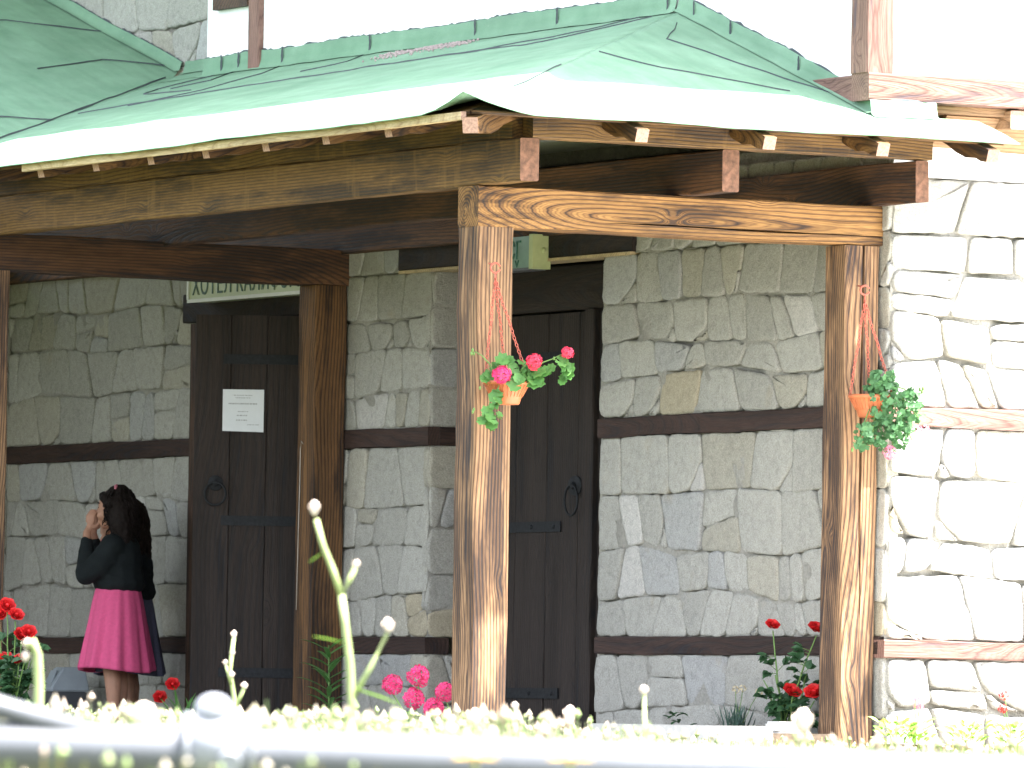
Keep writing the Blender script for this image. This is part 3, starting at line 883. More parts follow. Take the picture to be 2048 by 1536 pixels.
seam([(1.84,5.85),(1.62,5.7),(1.5,5.9)], fl, .008, 5)
seam([(1.84,5.35),(1.60,5.1),(1.32,5.2),(1.05,5.5)], fl, .007, 6)
seam([(1.84,4.45),(1.66,4.3),(1.5,4.5)], fl, .007, 14)
seam([(1.70,1.18),(1.45,.85),(1.95,-.25)], fr_, .008, 7)
seam([(.9,.52),(1.1,.30),(1.6,.02)], fr_, .004, 9)
seam([(hx, hipy(hx)) for hx in (.05, .3, .55)], fl, .007, 10)
vx = lambda y, o=0.: EX + (y-VY)/VK + o
seam([(vx(y, -.03 - .02*math.sin(y*3)), y) for y in (5.12, 5.4, 5.7, 6.0, 6.4, 6.8)], fw, .016, 11)
seam([(-3.0, 7.9), (-.6, 6.55), (.9, 6.05)], fw, .012, 12)
seam([(.2, 7.85), (.9, 8.1), (1.6, 8.05), (2.08, 7.75)], fw, .012, 16)
seam([(1.3, 7.05), (1.75, 7.2), (2.08, 7.0)], fw, .012, 17)
roof = obj('roof_covering', bm, [M['roof'], M['tar']], porch)
# upstand of felt against the wall with a ragged tarred top edge
def upstand(pts, zf, hgt, out, seed):
    bm_ = bmesh.new(); prev = None
    P = []
    for a, b in zip(pts, pts[1:]):
        m = max(2, int((V3(b)-V3(a)).length/.03))
        for k in range(m): P.append(V3(a).lerp(V3(b), k/m))
    P.append(V3(pts[-1]))
    for i, p in enumerate(P):
        z = zf(p.x, p.y)
        top = hgt*(1 + .10*noise.noise(V3((i*.05, seed, 1.))) + .05*noise.noise(V3((i*.5, seed, 4.))))
        ro = .010*noise.noise(V3((i*.8, seed, 9.)))
        o = V3(out); wv = .004*noise.noise(V3((i*.2, seed, 6.)))
        cur = [bm_.verts.new((p.x, p.y, 0) + V3((0,0,0)) if False else V3((p.x+o.x*k, p.y+o.y*k, (zf(p.x+o.x*k, p.y+o.y*k) if hz < .04 else z)+hz))) for k, hz in
               ((.055, .0165), (.025, .020), (.014+wv, .05), (.012+wv, top), (.004, top+.002))]
        tt = max(.001, .012*noise.noise(V3((i*.25, seed, 2.))) + .006 + ro)
        cur += [bm_.verts.new(V3((p.x+o.x*.007, p.y+o.y*.007, z+top+.001))), bm_.verts.new(V3((p.x+o.x*.003, p.y+o.y*.003, z+top+tt)))]
        if prev:
            for q in range(4):
                f = bm_.faces.new((prev[q], cur[q], cur[q+1], prev[q+1])); f.smooth = True
            f = bm_.faces.new((prev[5], cur[5], cur[6], prev[6])); f.material_index = 1
        prev = cur
    return bm_
bm = upstand([(UX, UY1+.01, 0), (UX, AY+.02, 0)], fl, .10, (-1,0,0), 3)
for y in (6.02, 5.83, 5.35, 4.42, 3.35, 2.55, 1.52):          # tarred joints
    z = fl(UX, y); pr = None
    for k in range(9):
        hz = .02 + .085*k/8; yy = y + .006*noise.noise(V3((k*.7, y, 0))); wv = .005 + .005*rnd()
        cu = (bm.verts.new((UX-.020, yy-wv, z+hz)), bm.verts.new((UX-.022, yy+wv, z+hz)))
        if pr: f = bm.faces.new((pr[0], pr[1], cu[1], cu[0])); f.material_index = 1
        pr = cu
obj('wall_flashing', bm, [M['roof'], M['tar']], porch)
bm = upstand([(UX, AY, 0), (UX, UY0-.05, 0)], fr_, .09, (-1,0,0), 5)
for y in (.95, .35, 1.28):
    z = fr_(UX, y); pr = None
    for k in range(9):
        hz = .02 + .075*k/8; wv = .004 + .005*rnd()
        cu = (bm.verts.new((UX-.020, y-wv, z+hz)), bm.verts.new((UX-.022, y+wv, z+hz)))
        if pr: f = bm.faces.new((pr[0], pr[1], cu[1], cu[0])); f.material_index = 1
        pr = cu
obj('wall_flashing', bm, [M['roof'], M['tar']], porch)
bm = upstand([(UX-.05, UY0-.062, 0), (2.17, UY0-.062, 0)], fr_, .075, (0,-1,0), 8)
obj('wall_flashing', bm, [M['roof'], M['tar']], porch)
bm = upstand([(W-.005, UY1+.05, 0), (W-.005, valy(W), 0)], fl, .07, (-1,0,0), 12)
obj('wall_flashing', bm, [M['roof'], M['tar']], porch)
bm = upstand([(W-.02, 6.9, 0), (W-.02, 10.5, 0)], fw, .06, (-1,0,0), 14)
obj('wall_flashing', bm, [M['roof'], M['tar']], porch)
# loose grit lying in the lap below the bay
bm = bmesh.new()
for k in range(420):
    t = rnd(); y = 4.0 - .75*t + U(-.08, .08); x = 1.80 - .16*abs(random.gauss(0, .5)) - .04*(1-t)
    r_ = U(.003, .008); z = fl(x, y)+.012+r_*.5
    ball(bm, (x, y, z), r_, 5, 4)
tag(obj('roof_grit', bm, M['gravelbit'], porch), kind='stuff')
# new pine fascia board along the left eave
beam('fascia_board', (-.405, -.575, 2.833), (-.405, 3.70, 2.833), .025, .036, M['pine'], porch, endmat=M['paleend'], bev=.002, jit=.002)
# side wing support (left of the picture)
beam('post', (-2.6, 5.2, .0), (-2.6, 5.2, 2.6), .18, .18, M['post'], porch, up=(1,0,0))
beam('wing_beam', (-3.3, 5.2, 2.68), (-.1, 5.2, 2.68), .1, .18, M['beam'], porch)
# cable running down the darker post
bm = bmesh.new()
cy = YB + .045
tube(bm, [(XP-.004, cy+.10, .78), (XP-.006, cy+.09, 1.1), (XP-.004, cy+.085, 1.45), (XP-.005, cy+.082, 1.60), (XP-.006, cy+.072, 1.635), (XP-.003, cy+.06, 1.62)], .0028, 6)
obj('cable', bm, M['cable'], porch)

# ------------------------------------------------------------------ signs and notice
def text_mesh(name, body, size, xs_, mat, parent, Mx, extrude=.002):
    cu = bpy.data.curves.new(name, 'FONT'); cu.body = body; cu.size = size; cu.extrude = extrude
    cu.align_x = 'LEFT'; cu.space_character = 1.05
    o = bpy.data.objects.new(name, cu); col.objects.link(o)
    bpy.context.view_layer.update()
    me = bpy.data.meshes.new_from_object(o.evaluated_get(bpy.context.evaluated_depsgraph_get()))
    bpy.data.objects.remove(o)
    me.materials.clear(); me.materials.append(mat)
    o = link(name, me); o.matrix_basis = Mx @ Matrix.Diagonal((xs_, 1, 1, 1))
    if parent: o.parent = parent; o.matrix_parent_inverse = chain_matrix(parent).inverted()
    return o
def wall_text_matrix(x, y, z):       # reads left to right for someone facing the wall
    return Matrix(((0, 0, -1, x), (-1, 0, 0, y), (0, 1, 0, z), (0,0,0,1)))
s1 = empty('hotel_sign', (1.98, 5.9, 2.39), 'cream sign with green Cyrillic letters over the left door, half hidden by a beam', 'sign')
bm = bmesh.new(); box(bm, 1.93, 2.06, 5.12, 6.50, 2.392, 2.535); obj('panel', bm, M['signwhite'], s1)
bm = bmesh.new()
for q in ((1.922, 1.932, 5.12, 6.50, 2.386, 2.404), (1.922, 1.932, 6.484, 6.506, 2.404, 2.535), (1.922, 1.932, 5.114, 5.136, 2.404, 2.535)): box(bm, *q)
obj('frame', bm, M['planter'], s1)
text_mesh('lettering', 'ХОТЕЛ КАЛИФОРНИЯ', .148, .86, M['signtext'], s1, wall_text_matrix(1.9285, 6.455, 2.425))
s2 = empty('lit_sign', (2.03, 3.4, 2.43), 'small green sign with a pale end cap, behind the corner post over the right door', 'sign')
bm = bmesh.new(); box(bm, 1.99, 2.08, 3.02, 3.62, 2.432, 2.584); obj('panel', bm, M['signgreen'], s2)
bm = bmesh.new(); box(bm, 1.985, 2.085, 2.985, 3.022, 2.424, 2.592); ball(bm, (2.045, 2.985, 2.515), .014, 10, 6); obj('end_cap', bm, M['signcap'], s2)
bm = bmesh.new(); box(bm, 1.985, 2.085, 3.6205, 3.65, 2.424, 2.592); obj('end_cap', bm, M['signcap'], s2)
bm = bmesh.new(); box(bm, 1.986, 2.08, 3.022, 3.619, 2.420, 2.4315); obj('lower_trim', bm, M['galv'], s2)
text_mesh('lettering', 'БАР СГ', .125, .8, M['signtext2'], s2, wall_text_matrix(1.9885, 3.47, 2.475))
text_mesh('lettering', 'V', .05, 1.3, M['signtext2'], s2, wall_text_matrix(1.9885, 3.165, 2.436))
bm = bmesh.new()
q = [onleaf(a, z, .0275 + .004*(i in (0, 3))) for i, (a, z) in enumerate(((.41, 1.692), (.20, 1.688), (.20, 1.905), (.41, 1.905)))]
vs = [bm.verts.new(p) for p in q] + [bm.verts.new(p + ln*.0012) for p in q]
for f in ((0,1,2,3),(7,6,5,4),(0,4,5,1),(1,5,6,2),(2,6,7,3),(3,7,4,0)): bm.faces.new([vs[i] for i in f])
bmesh.ops.recalc_face_normals(bm, faces=bm.faces)
note = empty('paper_notice', onleaf(.305, 1.69, .03), 'square white sheet of faint print stuck on the open door leaf', 'notice')
obj('sheet', bm, M['paper'], note)
bm = bmesh.new()
R_ = random.Random(4)
for z, a0, a1, th in ((1.875,.26,.36,.004),(1.862,.27,.345,.004),(1.832,.235,.38,.007),(1.792,.28,.335,.004),(1.772,.285,.34,.006),(1.748,.285,.34,.006),(1.725,.225,.285,.004)):
    a = a0
    while a < a1:
        w_ = R_.uniform(.004, .012)
        p = [onleaf(a, z-th/2, .0325), onleaf(min(a1, a+w_), z-th/2, .0325), onleaf(min(a1, a+w_), z+th/2, .0325), onleaf(a, z+th/2, .0325)]
        bm.faces.new([bm.verts.new(x) for x in p]); a += w_ + R_.uniform(.002, .005)
obj('print', bm, M['ink'], note)

# ------------------------------------------------------------------ plants
def leaf_round(bm, c, n, r, mi=0, lobes=7, cup=.25):
    d, s, t = frame_of(n); a0 = rnd()*6.28
    c = V3(c); cv = bm.verts.new(c - d*r*cup*.6); ring = []
    N = lobes*2
    for k in range(N+1):
        a = a0 + (6.2832-.35)*k/N
        rr = r*(1. if k % 2 else .80)*(.92+.16*rnd())
        ring.append(bm.verts.new(c + (s*math.cos(a)+t*math.sin(a))*rr + d*r*cup*U(-.2, .6)))
    for k in range(N):
        f = bm.faces.new((cv, ring[k], ring[k+1])); f.material_index = mi; f.smooth = True

def leaf_oval(bm, base, d, n, L, wd, mi=0, bend=.2):
    d = V3(d).normalized(); s = d.cross(V3(n)).normalized(); nn = s.cross(d).normalized()
    base = V3(base); P = [(0, 0), (.25, .8), (.5, 1.), (.75, .7), (1., 0)]
    mid = [bm.verts.new(base + d*L*t - nn*L*bend*t*t) for t, _ in P]
    lf = [bm.verts.new(base + d*L*t - nn*L*(bend*t*t) + nn*wd*.25 + s*wd*.5*q) for t, q in P[1:-1]]
    rt = [bm.verts.new(base + d*L*t - nn*L*(bend*t*t) + nn*wd*.25 - s*wd*.5*q) for t, q in P[1:-1]]
    for side in (lf, rt):
        fs = [(mid[0], side[0], mid[1]), (mid[1], side[0], side[1], mid[2]), (mid[2], side[1], side[2], mid[3]), (mid[3], side[2], mid[4])]
        for f in fs:
            try:
                ff = bm.faces.new(f if side is lf else f[::-1]); ff.material_index = mi; ff.smooth = True
            except ValueError: pass

def strap_leaf(bm, base, d, L, wd, droop=.5, mi=0, seg=7):
    d = V3(d).normalized(); p = V3(base); prev = None
    s = d.cross(V3((0,0,1)));  s = s.normalized() if s.length > 1e-3 else V3((1,0,0))
    for k in range(seg+1):
        t = k/seg; w_ = wd*(math.sin(math.pi*min(1, .12+t*.88))**.7)*.5 + .0006
        cur = (bm.verts.new(p - s*w_), bm.verts.new(p + V3((0,0,-w_*.4))), bm.verts.new(p + s*w_))
        if prev:
            for q in range(2):
                f = bm.faces.new((prev[q], prev[q+1], cur[q+1], cur[q])); f.material_index = mi; f.smooth = True
        prev = cur
        d = (d + V3((0,0,-droop/seg*2*t))).normalized(); p = p + d*L/seg

def flower_head(parent, c, r, mat, up=(0,0,1), n=26, name='flower_head', flat=.85):
    """rounded cluster of small five-petalled florets"""
    bm = bmesh.new(); c = V3(c); up = V3(up).normalized()
    for k in range(n):
        z = 1 - 1.75*(k+.5)/n; a = k*2.39996 + .3*rnd()
        q = math.sqrt(max(0, 1-z*z)); d0, s0, t0 = frame_of(up)
        nrm = (d0*z + (s0*math.cos(a)+t0*math.sin(a))*q).normalized()
        p = c + nrm*r*U(.72, 1.)*flat
        d1, s1, t1 = frame_of(nrm); b0 = rnd()*6.28; pr = r*U(.30, .42)
        cv = bm.verts.new(p - d1*pr*.15)
        for m in range(5):
            a1 = b0 + 6.2832*m/5
            e = lambda da, rr, hh: p + (s1*math.cos(a1+da)+t1*math.sin(a1+da))*pr*rr + d1*pr*hh
            v = [bm.verts.new(e(-.48, .62, .10+.2*rnd())), bm.verts.new(e(-.25, 1., .25*rnd())), bm.verts.new(e(.25, 1., .25*rnd())), bm.verts.new(e(.48, .62, .10+.2*rnd()))]
            f = bm.faces.new((cv, *v)); f.smooth = True
    return obj(name, bm, mat, parent)

def rose_bloom(parent, c, r, mat, up=(0,0,1)):
    bm = bmesh.new(); c = V3(c); d, s, t = frame_of(up)
    for lay, (rr, hh, tilt, n) in enumerate(((.30, .55, .15, 3), (.55, .45, .35, 4), (.8, .25, .6, 5), (1., .0, .95, 6))):
        for k in range(n):
            a = 6.2832*k/n + lay*.7 + .3*rnd(); rad = s*math.cos(a)+t*math.sin(a); tan = -s*math.sin(a)+t*math.cos(a)
            b = c + rad*r*rr*.35 - d*r*.25
            up_ = (d*math.cos(tilt)+rad*math.sin(tilt)); L = r*(.85+.15*lay*.5); w_ = r*(.45+.14*lay)
            g = []
            for i in range(4):
                u_ = i/3; rowp = []
                for j in (-1, -.5, 0, .5, 1):
                    ww = w_*(.35+.75*math.sin(math.pi*(.12+.75*u_)))*j
                    pnt = b + up_*L*u_ + tan*ww - rad*r*.28*j*j + rad*r*.18*u_*u_ + V3((U(-1,1), U(-1,1), U(-1,1)))*r*.03
                    rowp.append(bm.verts.new(pnt))
                g.append(rowp)
            for i in range(3):
                for j in range(4):
                    f = bm.faces.new((g[i][j], g[i][j+1], g[i+1][j+1], g[i+1][j])); f.smooth = True
    ball(bm, c + d*r*.12, r*.38, 8, 6)
    return obj('bloom', bm, mat, parent)

def stemline(a, b, sag=.0, n=6):
    a, b = V3(a), V3(b)
    return [a.lerp(b, k/n) + V3((0,0,-sag*math.sin(math.pi*k/n))) + V3((U(-1,1), U(-1,1), U(-1,1)))*.003 for k in range(n+1)]

TOCAM = -Ff
# --- hanging pots
def hanging_pot(loc, hook_z, rimr, label, tilt):
    root = empty('hanging_pot', loc, label, 'flower pot', 'terracotta pots hung from the porch posts')
    x, y, z = loc
    bm = bmesh.new()
    prof = [(rimr*.55, -.098), (rimr*.60, -.092), (rimr*.66, -.072), (rimr*.68, -.066), (rimr*.98, -.012), (rimr*1.06, -.010), (rimr*1.07, .004), (rimr*.97, .004), (rimr*.9, -.02)]
    lathe(bm, (x, y, z), prof, 28)
    for k in range(28):
        a = 6.2832*k/28; c, s = math.cos(a), math.sin(a)
        tube(bm, [(x+c*rimr*.695, y+s*rimr*.695, z-.064), (x+c*rimr*.985, y+s*rimr*.985, z-.014)], .0022, 4)
    obj('pot', bm, M['terracotta'], root)
    bm = bmesh.new(); lathe(bm, (x, y, z-.012), [(rimr*.93, -.004), (rimr*.9, .002), (.01, .004)], 20); obj('soil', bm, M['soil'], root)
    hx, hy = x + tilt[0], y + tilt[1]
    bm = bmesh.new()
    ring_torus(bm, (hx, hy, hook_z-.02), (.3, 1, 0), .021, .0042, 20, 6, 0, None, .05, .95)
    tube(bm, [(hx, hy, hook_z-.041), (hx+.002, hy, hook_z-.075)], .004, 6)
    tube(bm, [(hx, hy+.012, hook_z-.004), (hx, hy+.06, hook_z+.002)], .0035, 6)
    obj('hook', bm, M['chain'], root)
    for a in (163, 328, 60):
        a = math.radians(a)
        p0 = V3((hx, hy, hook_z-.072)); p1 = V3((x+math.cos(a)*rimr, y+math.sin(a)*rimr, z))
        bm = bmesh.new(); L = (p1-p0).length; n = int(L/.0155); d = (p1-p0).normalized()
        _, s, t = frame_of(d)
        for k in range(n+1):
            c = p0.lerp(p1, k/n) + (s*math.sin(k*.7)+t*math.cos(k*.5))*.0012
            ring_torus(bm, c, s if k % 2 else t, .0065, .0021, 9, 5, 0, d)
        obj('chain', bm, M['chain'], root)
    return root
P1 = V3((.081, -.13, 1.718)); P2 = V3((1.955, -.14, 1.722))
hanging_pot(P1, 2.235, .098, 'terracotta hanging pot on the corner post, its three red chains spread wide', (-.065, .0))
hanging_pot(P2, 2.215, .098, 'terracotta hanging pot on the cracked post, half covered by trailing leaves', (-.035, .01))

def lp(P, right, toward, up):      # offset seen from the meadow side
    return P + Rr*right + TOCAM*toward + V3((0,0,up))
# geranium in the first pot: sparse, three pink heads, a trailing arm each way
g1 = empty('geranium', P1 + V3((0,0,-.01)), 'sparse pink geranium spilling from the pot on the corner post', 'geranium')
bm = bmesh.new(); sm = bmesh.new()
arms = [((.05,.05,.03),(.13,.05,.10)), ((.06,.04,.0),(.26,.03,.13)), ((-.04,.06,.02),(-.14,.07,.13)), ((-.03,.09,-.02),(-.09,.10,-.16)), ((0,.08,.03),(-.02,.10,.04)), ((.0,.0,.02),(-.02,.02,.10)), ((.03,.07,.02),(.05,.10,-.02))]
for a, b in arms:
    pts = stemline(lp(P1, *a), lp(P1, *b), -.02); tube(sm, pts, [.0035]*4+[.0025]*3, 5)
leaves = [(-.02,.06,.085,.042),(-.05,.05,.06,.036),(.02,.05,.05,.04),(.06,.06,.035,.045),(.10,.06,.03,.05),(.13,.06,.0,.052),(.15,.05,.035,.04),(.18,.05,.055,.038),(.235,.04,.085,.036),(.26,.04,.06,.042),(.275,.03,.03,.036),(.24,.04,.01,.026),
          (-.08,.07,.02,.038),(-.10,.06,.015,.03),(.03,.11,-.01,.036),(.05,.11,.005,.03),(-.045,.10,-.055,.038),(-.03,.10,-.075,.03),(-.06,.10,-.10,.026),(-.09,.10,-.14,.036),(-.07,.11,-.165,.038),(-.10,.10,-.175,.030),(-.065,.1,-.19,.034),(-.04,.1,-.15,.026),(.0,.04,.10,.03),(.08,.03,.07,.034)]
for r_, t_, u_, s_ in leaves:
    for q in range(2):
        c = lp(P1, r_+U(-.012,.012), t_+U(-.02,.02), u_+U(-.012,.012))
        leaf_round(bm, c, TOCAM*U(.5,1.) + V3((U(-.6,.6), U(-.4,.4), U(.2,.9))), s_*U(.75,1.0))
obj('foliage', bm, M['gleaf'], g1); 
for e in ((-.15,.07,.135),(-.145,.06,.12),(-.155,.07,.12),(-.145,.1,-.135),(-.14,.1,-.125),(.205,.04,.105),(.215,.04,.095),(-.115,.08,-.03)):
    ball(sm, lp(P1, *e), .006, 6, 5, 0, (1,1,1.5))
obj('stem', sm, M['gstem'], g1)
flower_head(g1, lp(P1, -.02, .12, .028), .046, M['pinkflower'], (-.5,-.9,.3), 30)
flower_head(g1, lp(P1, .118, .08, .088), .042, M['coralflower'], (-.5,-.9,.35), 28)
flower_head(g1, lp(P1, .262, .05, .130), .034, M['coralflower'], (-.2,-.4,.9), 22, flat=.8)
# ivy geranium in the second pot: dense trailing mass
g2 = empty('geranium', P2 + V3((0,0,-.01)), 'dense trailing ivy geranium with pale pink flowers in the pot on the cracked post', 'geranium')
bm = bmesh.new(); sm = bmesh.new()
R_ = random.Random(12)
def cascade(u_):       # centre and half width of the mass at a height below the rim
    pass
for k in range(620):
    t = R_.random()
    u_ = .105 - .34*t
    if u_ > .02: c_, hw = .045, .05 + .06*t
    elif u_ > -.12: c_, hw = .108, .115
    else: c_, hw = .075 - .3*(-u_-.12), .115
    r_ = c_ + hw*R_.uniform(-1, 1)*(.9 if R_.random() < .85 else 1.15)
    if u_ < -.12 and .0 < r_ < .05 and R_.random() < .6: continue
    c = lp(P2, r_ + .02*noise.noise(V3((u_*40, r_*30, 2))), .05 + .08*R_.uniform(-1, 1), u_ + .03*noise.noise(V3((r_*26, u_*20, 5))))
    leaf_round(bm, c, TOCAM*U(.3,1.) + V3((U(-.8,.8), U(-.6,.6), U(-.2,.9))), U(.012, .021), 0, 5)
for k in range(26):
    c = lp(P2, U(-.06, .03), .08+U(-.02,.02), U(-.24, -.13)); leaf_round(bm, c, TOCAM + V3((U(-.8,.8), U(-.6,.6), U(-.2,.9))), U(.012, .020), 0, 5)
for b in ((-.06,.08,-.24),(.0,.08,-.22),(.10,.06,-.24),(.18,.05,-.20),(.2,.04,-.02),(.21,.05,-.10)):
    tube(sm, stemline(lp(P2, .03, .06, .0), lp(P2, *b), -.05), .003, 5)
obj('foliage', bm, M['gleaf2'], g2)
for e in ((.225,.04,.02),(.23,.04,.035),(.215,.04,.03),(-.085,.08,-.245)): ball(sm, lp(P2, *e), .007, 6, 5, 0, (1,1,1.5))
obj('stem', sm, M['gstem'], g2)
flower_head(g2, lp(P2, .085, .08, -.255), .040, M['paleflower'], (-.3,-.9,-.1), 20)
flower_head(g2, lp(P2, .205, .05, -.150), .028, M['paleflower'], (.2,-.9,.1), 12)
flower_head(g2, lp(P2, .245, .04, -.145), .022, M['paleflower'], (.2,-.9,.1), 9)

# --- bedding geraniums beside the corner post
def bed_geranium(loc, heads, label, mat, leafmat, spread=.09, hgt=.2, group=None):
    root = empty('geranium', loc, label, 'geranium', group)
    bm = bmesh.new(); sm = bmesh.new(); b = V3(loc)
    for k in range(46):
        a = rnd()*6.28; r_ = spread*math.sqrt(rnd()); c = b + V3((math.cos(a)*r_, math.sin(a)*r_, U(.03, hgt)))
        leaf_round(bm, c, V3((math.cos(a)*.6, math.sin(a)*.6, .7)) + TOCAM*.4, U(.02, .034))
    for k, (c, r_) in enumerate(heads):
        tube(sm, stemline(b + V3((U(-.03,.03), U(-.03,.03), .02)), V3(c) - V3((0,0,r_*.6)), 0), .0032, 5)
        flower_head(root, c, r_, mat, (-.4,-.7,.6), 28)
    obj('foliage', bm, leafmat, root); obj('stem', sm, M['gstem'], root)
    return root
bed_geranium((.07, .62, FL), [((.05,.80,.392), .052), ((.05,.563,.432), .058), ((.04,.585,.335), .054), ((.05,.42,.29), .056)], 'bright pink geranium clump growing low at the left foot of the corner post', M['pinkflower'], M['gleaf'], .13, .13)
bed_geranium((.12, .32, FL), [((.06,.335,.365), .05)], 'single pink geranium head peeping out behind the corner post', M['pinkflower'], M['gleaf'], .07, .14)

def rose_bush(loc, blooms, label, nleaf, hgt, spread, leafmat, canes=4, bmat='redflower'):
    root = empty('rose_bush', loc, label, 'rose bush', 'red rose bushes')
    b = V3(loc); bm = bmesh.new(); sm = bmesh.new()
    tips = [V3(c) - V3((0,0,r_)) for c, r_ in blooms] + [b + Rr*U(-spread, spread) + V3((0,0,hgt*U(.5,.95))) for _ in range(canes)]
    for tpt in tips:
        pts = stemline(b + V3((U(-.03,.03), U(-.03,.03), 0)), tpt, U(-.02,.02), 8); tube(sm, pts, [.006-.0004*i for i in range(9)], 5)
        for k in range(nleaf):
            p = pts[random.randrange(1, 8)].lerp(pts[random.randrange(2, 9)], rnd()*.5)
            d = V3((U(-1,1), U(-1,1), U(-.2,.7))).normalized()
            tube(sm, [p, p + d*.04], .0015, 4)
            for q in range(3):
                dd = (d + V3((U(-.9,.9), U(-.9,.9), U(-.5,.4)))).normalized()
                leaf_oval(bm, p + d*.04, dd, V3((U(-.4,.4), U(-.4,.4), 1)) + TOCAM*.6, U(.042,.066), U(.030,.044))
    obj('foliage', bm, leafmat, root); obj('cane', sm, M['gstem'], root)
    for c, r_ in blooms: rose_bloom(root, c, r_, M[bmat], TOCAM*.8 + V3((U(-.4,.4), U(-.4,.4), .8)))
    return root
rose_bush((1.93, .50, .20), [((1.93,.635,.695), .026), ((1.95,.285,.68), .032), ((1.90,.41,.393), .034), ((1.93,.265,.39), .036)], 'red rose bush with a tall thin shoot just left of the cracked post', 9, .34, .12, M['rleaf'], 4)
rose_bush((-.5, 3.56, .10), [((-.5,3.60,.745), .031), ((-.5,3.68,.71), .033), ((-.5,3.50,.70), .029), ((-.5,3.44,.605), .030), ((-.5,3.365,.62), .030), ((-.5,3.63,.49), .036), ((-.5,3.46,.49), .026), ((-.5,3.62,.28), .036)], 'leafy red rose bush at the left edge, in front of the far left post', 11, .5, .13, M['rleaf'], 7)
# low red flowers before the left door
root = empty('red_flower_plant', (1.2, 5.05, FL), 'low plant with two small red flowers and thin leaves before the left door', 'flowering plant')
bm = bmesh.new(); sm = bmesh.new(); b = V3((1.2, 4.98, FL))
for k in range(34):
    a = rnd()*6.28; strap_leaf(bm, b + Rr*U(-.07,.07), V3((math.cos(a)*.6, math.sin(a)*.6, U(.7,1.3))), U(.16,.30), .013, U(.3,.9))
obj('foliage', bm, M['gleaf'], root)
for c in ((1.2,5.316,.326), (1.2,5.181,.392)):
    tube(sm, stemline(b, V3(c), .0), .003, 5); rose_bloom(root, c, .027, M['redflower'], TOCAM + V3((0,0,.5)))
obj('stem', sm, M['gstem'], root)
# lily beside the darker post
root = empty('lily_plant', (1.80, 4.66, FL), 'tall green lily stalk of narrow arching leaves at the foot of the darker post', 'lily')
bm = bmesh.new(); sm = bmesh.new(); b = V3((1.80, 4.64, FL))
tube(sm, [b, b+V3((0,.0,.25)), b+V3((.0,.01,.46))], [.006,.005,.003], 6); obj('stem', sm, M['gstem'], root)
for k in range(24):
    z = .10 + .36*k/24; a = k*2.4
    strap_leaf(bm, b + V3((0,0,z)), V3((math.cos(a), math.sin(a), .6)), U(.13,.19), .026, .6)
obj('foliage', bm, M['lleaf'], root)
# grey-green tuft and cream flowers against the wall
root = empty('lavender_tuft', (1.88, .86, .2), 'grey-green spiky tuft with a few cream flowers at the foot of the wall', 'lavender')
bm = bmesh.new(); b = V3((1.88, .85, .20))
for k in range(70):
    a = rnd()*6.28; strap_leaf(bm, b + V3((U(-.05,.05), U(-.06,.06), 0)), V3((math.cos(a)*.5, math.sin(a)*.5, 1.1)), U(.07,.16), .006, .2)
obj('foliage', bm, M['greyleaf'], root)
sm = bmesh.new()
for c in ((1.9,.90,.40), (1.9,.84,.405), (1.92,.73,.39)):
    tube(sm, stemline(b, c), .002, 4); flower_head(root, c, .022, M['creamflower'], (-.4,-.6,.7), 10)
obj('stem', sm, M['gstem'], root)
root = empty('leafy_sprig', (1.9, 1.42, FL), 'small dark green sprig at the foot of the wall between door and rose', 'plant')
bm = bmesh.new(); b = V3((1.9, 1.40, FL))
for k in range(26):
    a = rnd()*6.28; leaf_oval(bm, b + V3((U(-.05,.05), U(-.07,.07), U(.02,.14))), (math.cos(a), math.sin(a), .6), (0,0,1), U(.04,.06), .02)
obj('foliage', bm, M['rleaf'], root)
bm = bmesh.new(); box(bm, 1.64, 1.80, .10, .22, .205, .257); bmesh.ops.bevel(bm, geom=bm.edges[:], offset=.01, segments=2, affect='EDGES')
pl = obj('planter_box', bm, M['planter']); tag(pl, 'low white planter box under the rose bush by the wall', 'planter')
bm = bmesh.new(); box(bm, 1.655, 1.785, .115, .205, .2575, .2600); obj('soil', bm, M['soil'], pl)
# sunlit bedding along the gable wall
for k, (x, y, z, lab, hm) in enumerate(((1.92,-.42,.27,'lime green clump with tiny yellow flowers at the corner of the gable wall','yellowflower'), (2.06,-.38,.30,'lime green bedding plant with a salmon flower below the gable wall','paleflower'),
        (2.33,-.40,.27,'bedding plant with one magenta flower in front of the gable wall','lilacflower'), (2.60,-.35,.27,'bedding clump with red flowers at the right edge below the gable wall','redflower'), (2.20,-.55,.2,'tiny pale green sprout between bedding plants by the gable wall','creamflower'))):
    root = empty('bedding_plant', (x, y, .165), lab, 'bedding plant', 'bedding plants along the gable wall')
    bm = bmesh.new(); sm = bmesh.new(); b = V3((x, y, .165))
    for q in range(40 if k < 4 else 16):
        a = rnd()*6.28; r_ = .085*math.sqrt(rnd())
        leaf_oval(bm, b + V3((math.cos(a)*r_, math.sin(a)*r_, U(.0,.10))), (math.cos(a), math.sin(a), .8), V3((0,0,1))+TOCAM*.5, U(.03,.06), .022)
    obj('foliage', bm, M['lime'], root)
    tops = {0: [(.02,.0,.12),(-.04,.02,.10)], 1: [(0,0,.20),(.03,.02,.17)], 2: [(.04,0,.10)], 3: [(-.04,.02,.225),(-.045,.02,.165)], 4: [(0,0,.06)]}[k]
    for tpt in tops:
        c = b + V3(tpt); tube(sm, stemline(b, c), .0025, 4); flower_head(root, c, .026 if k != 0 else .014, M[hm], (-.4,-.6,.6), 12)
    obj('stem', sm, M['gstem'], root)

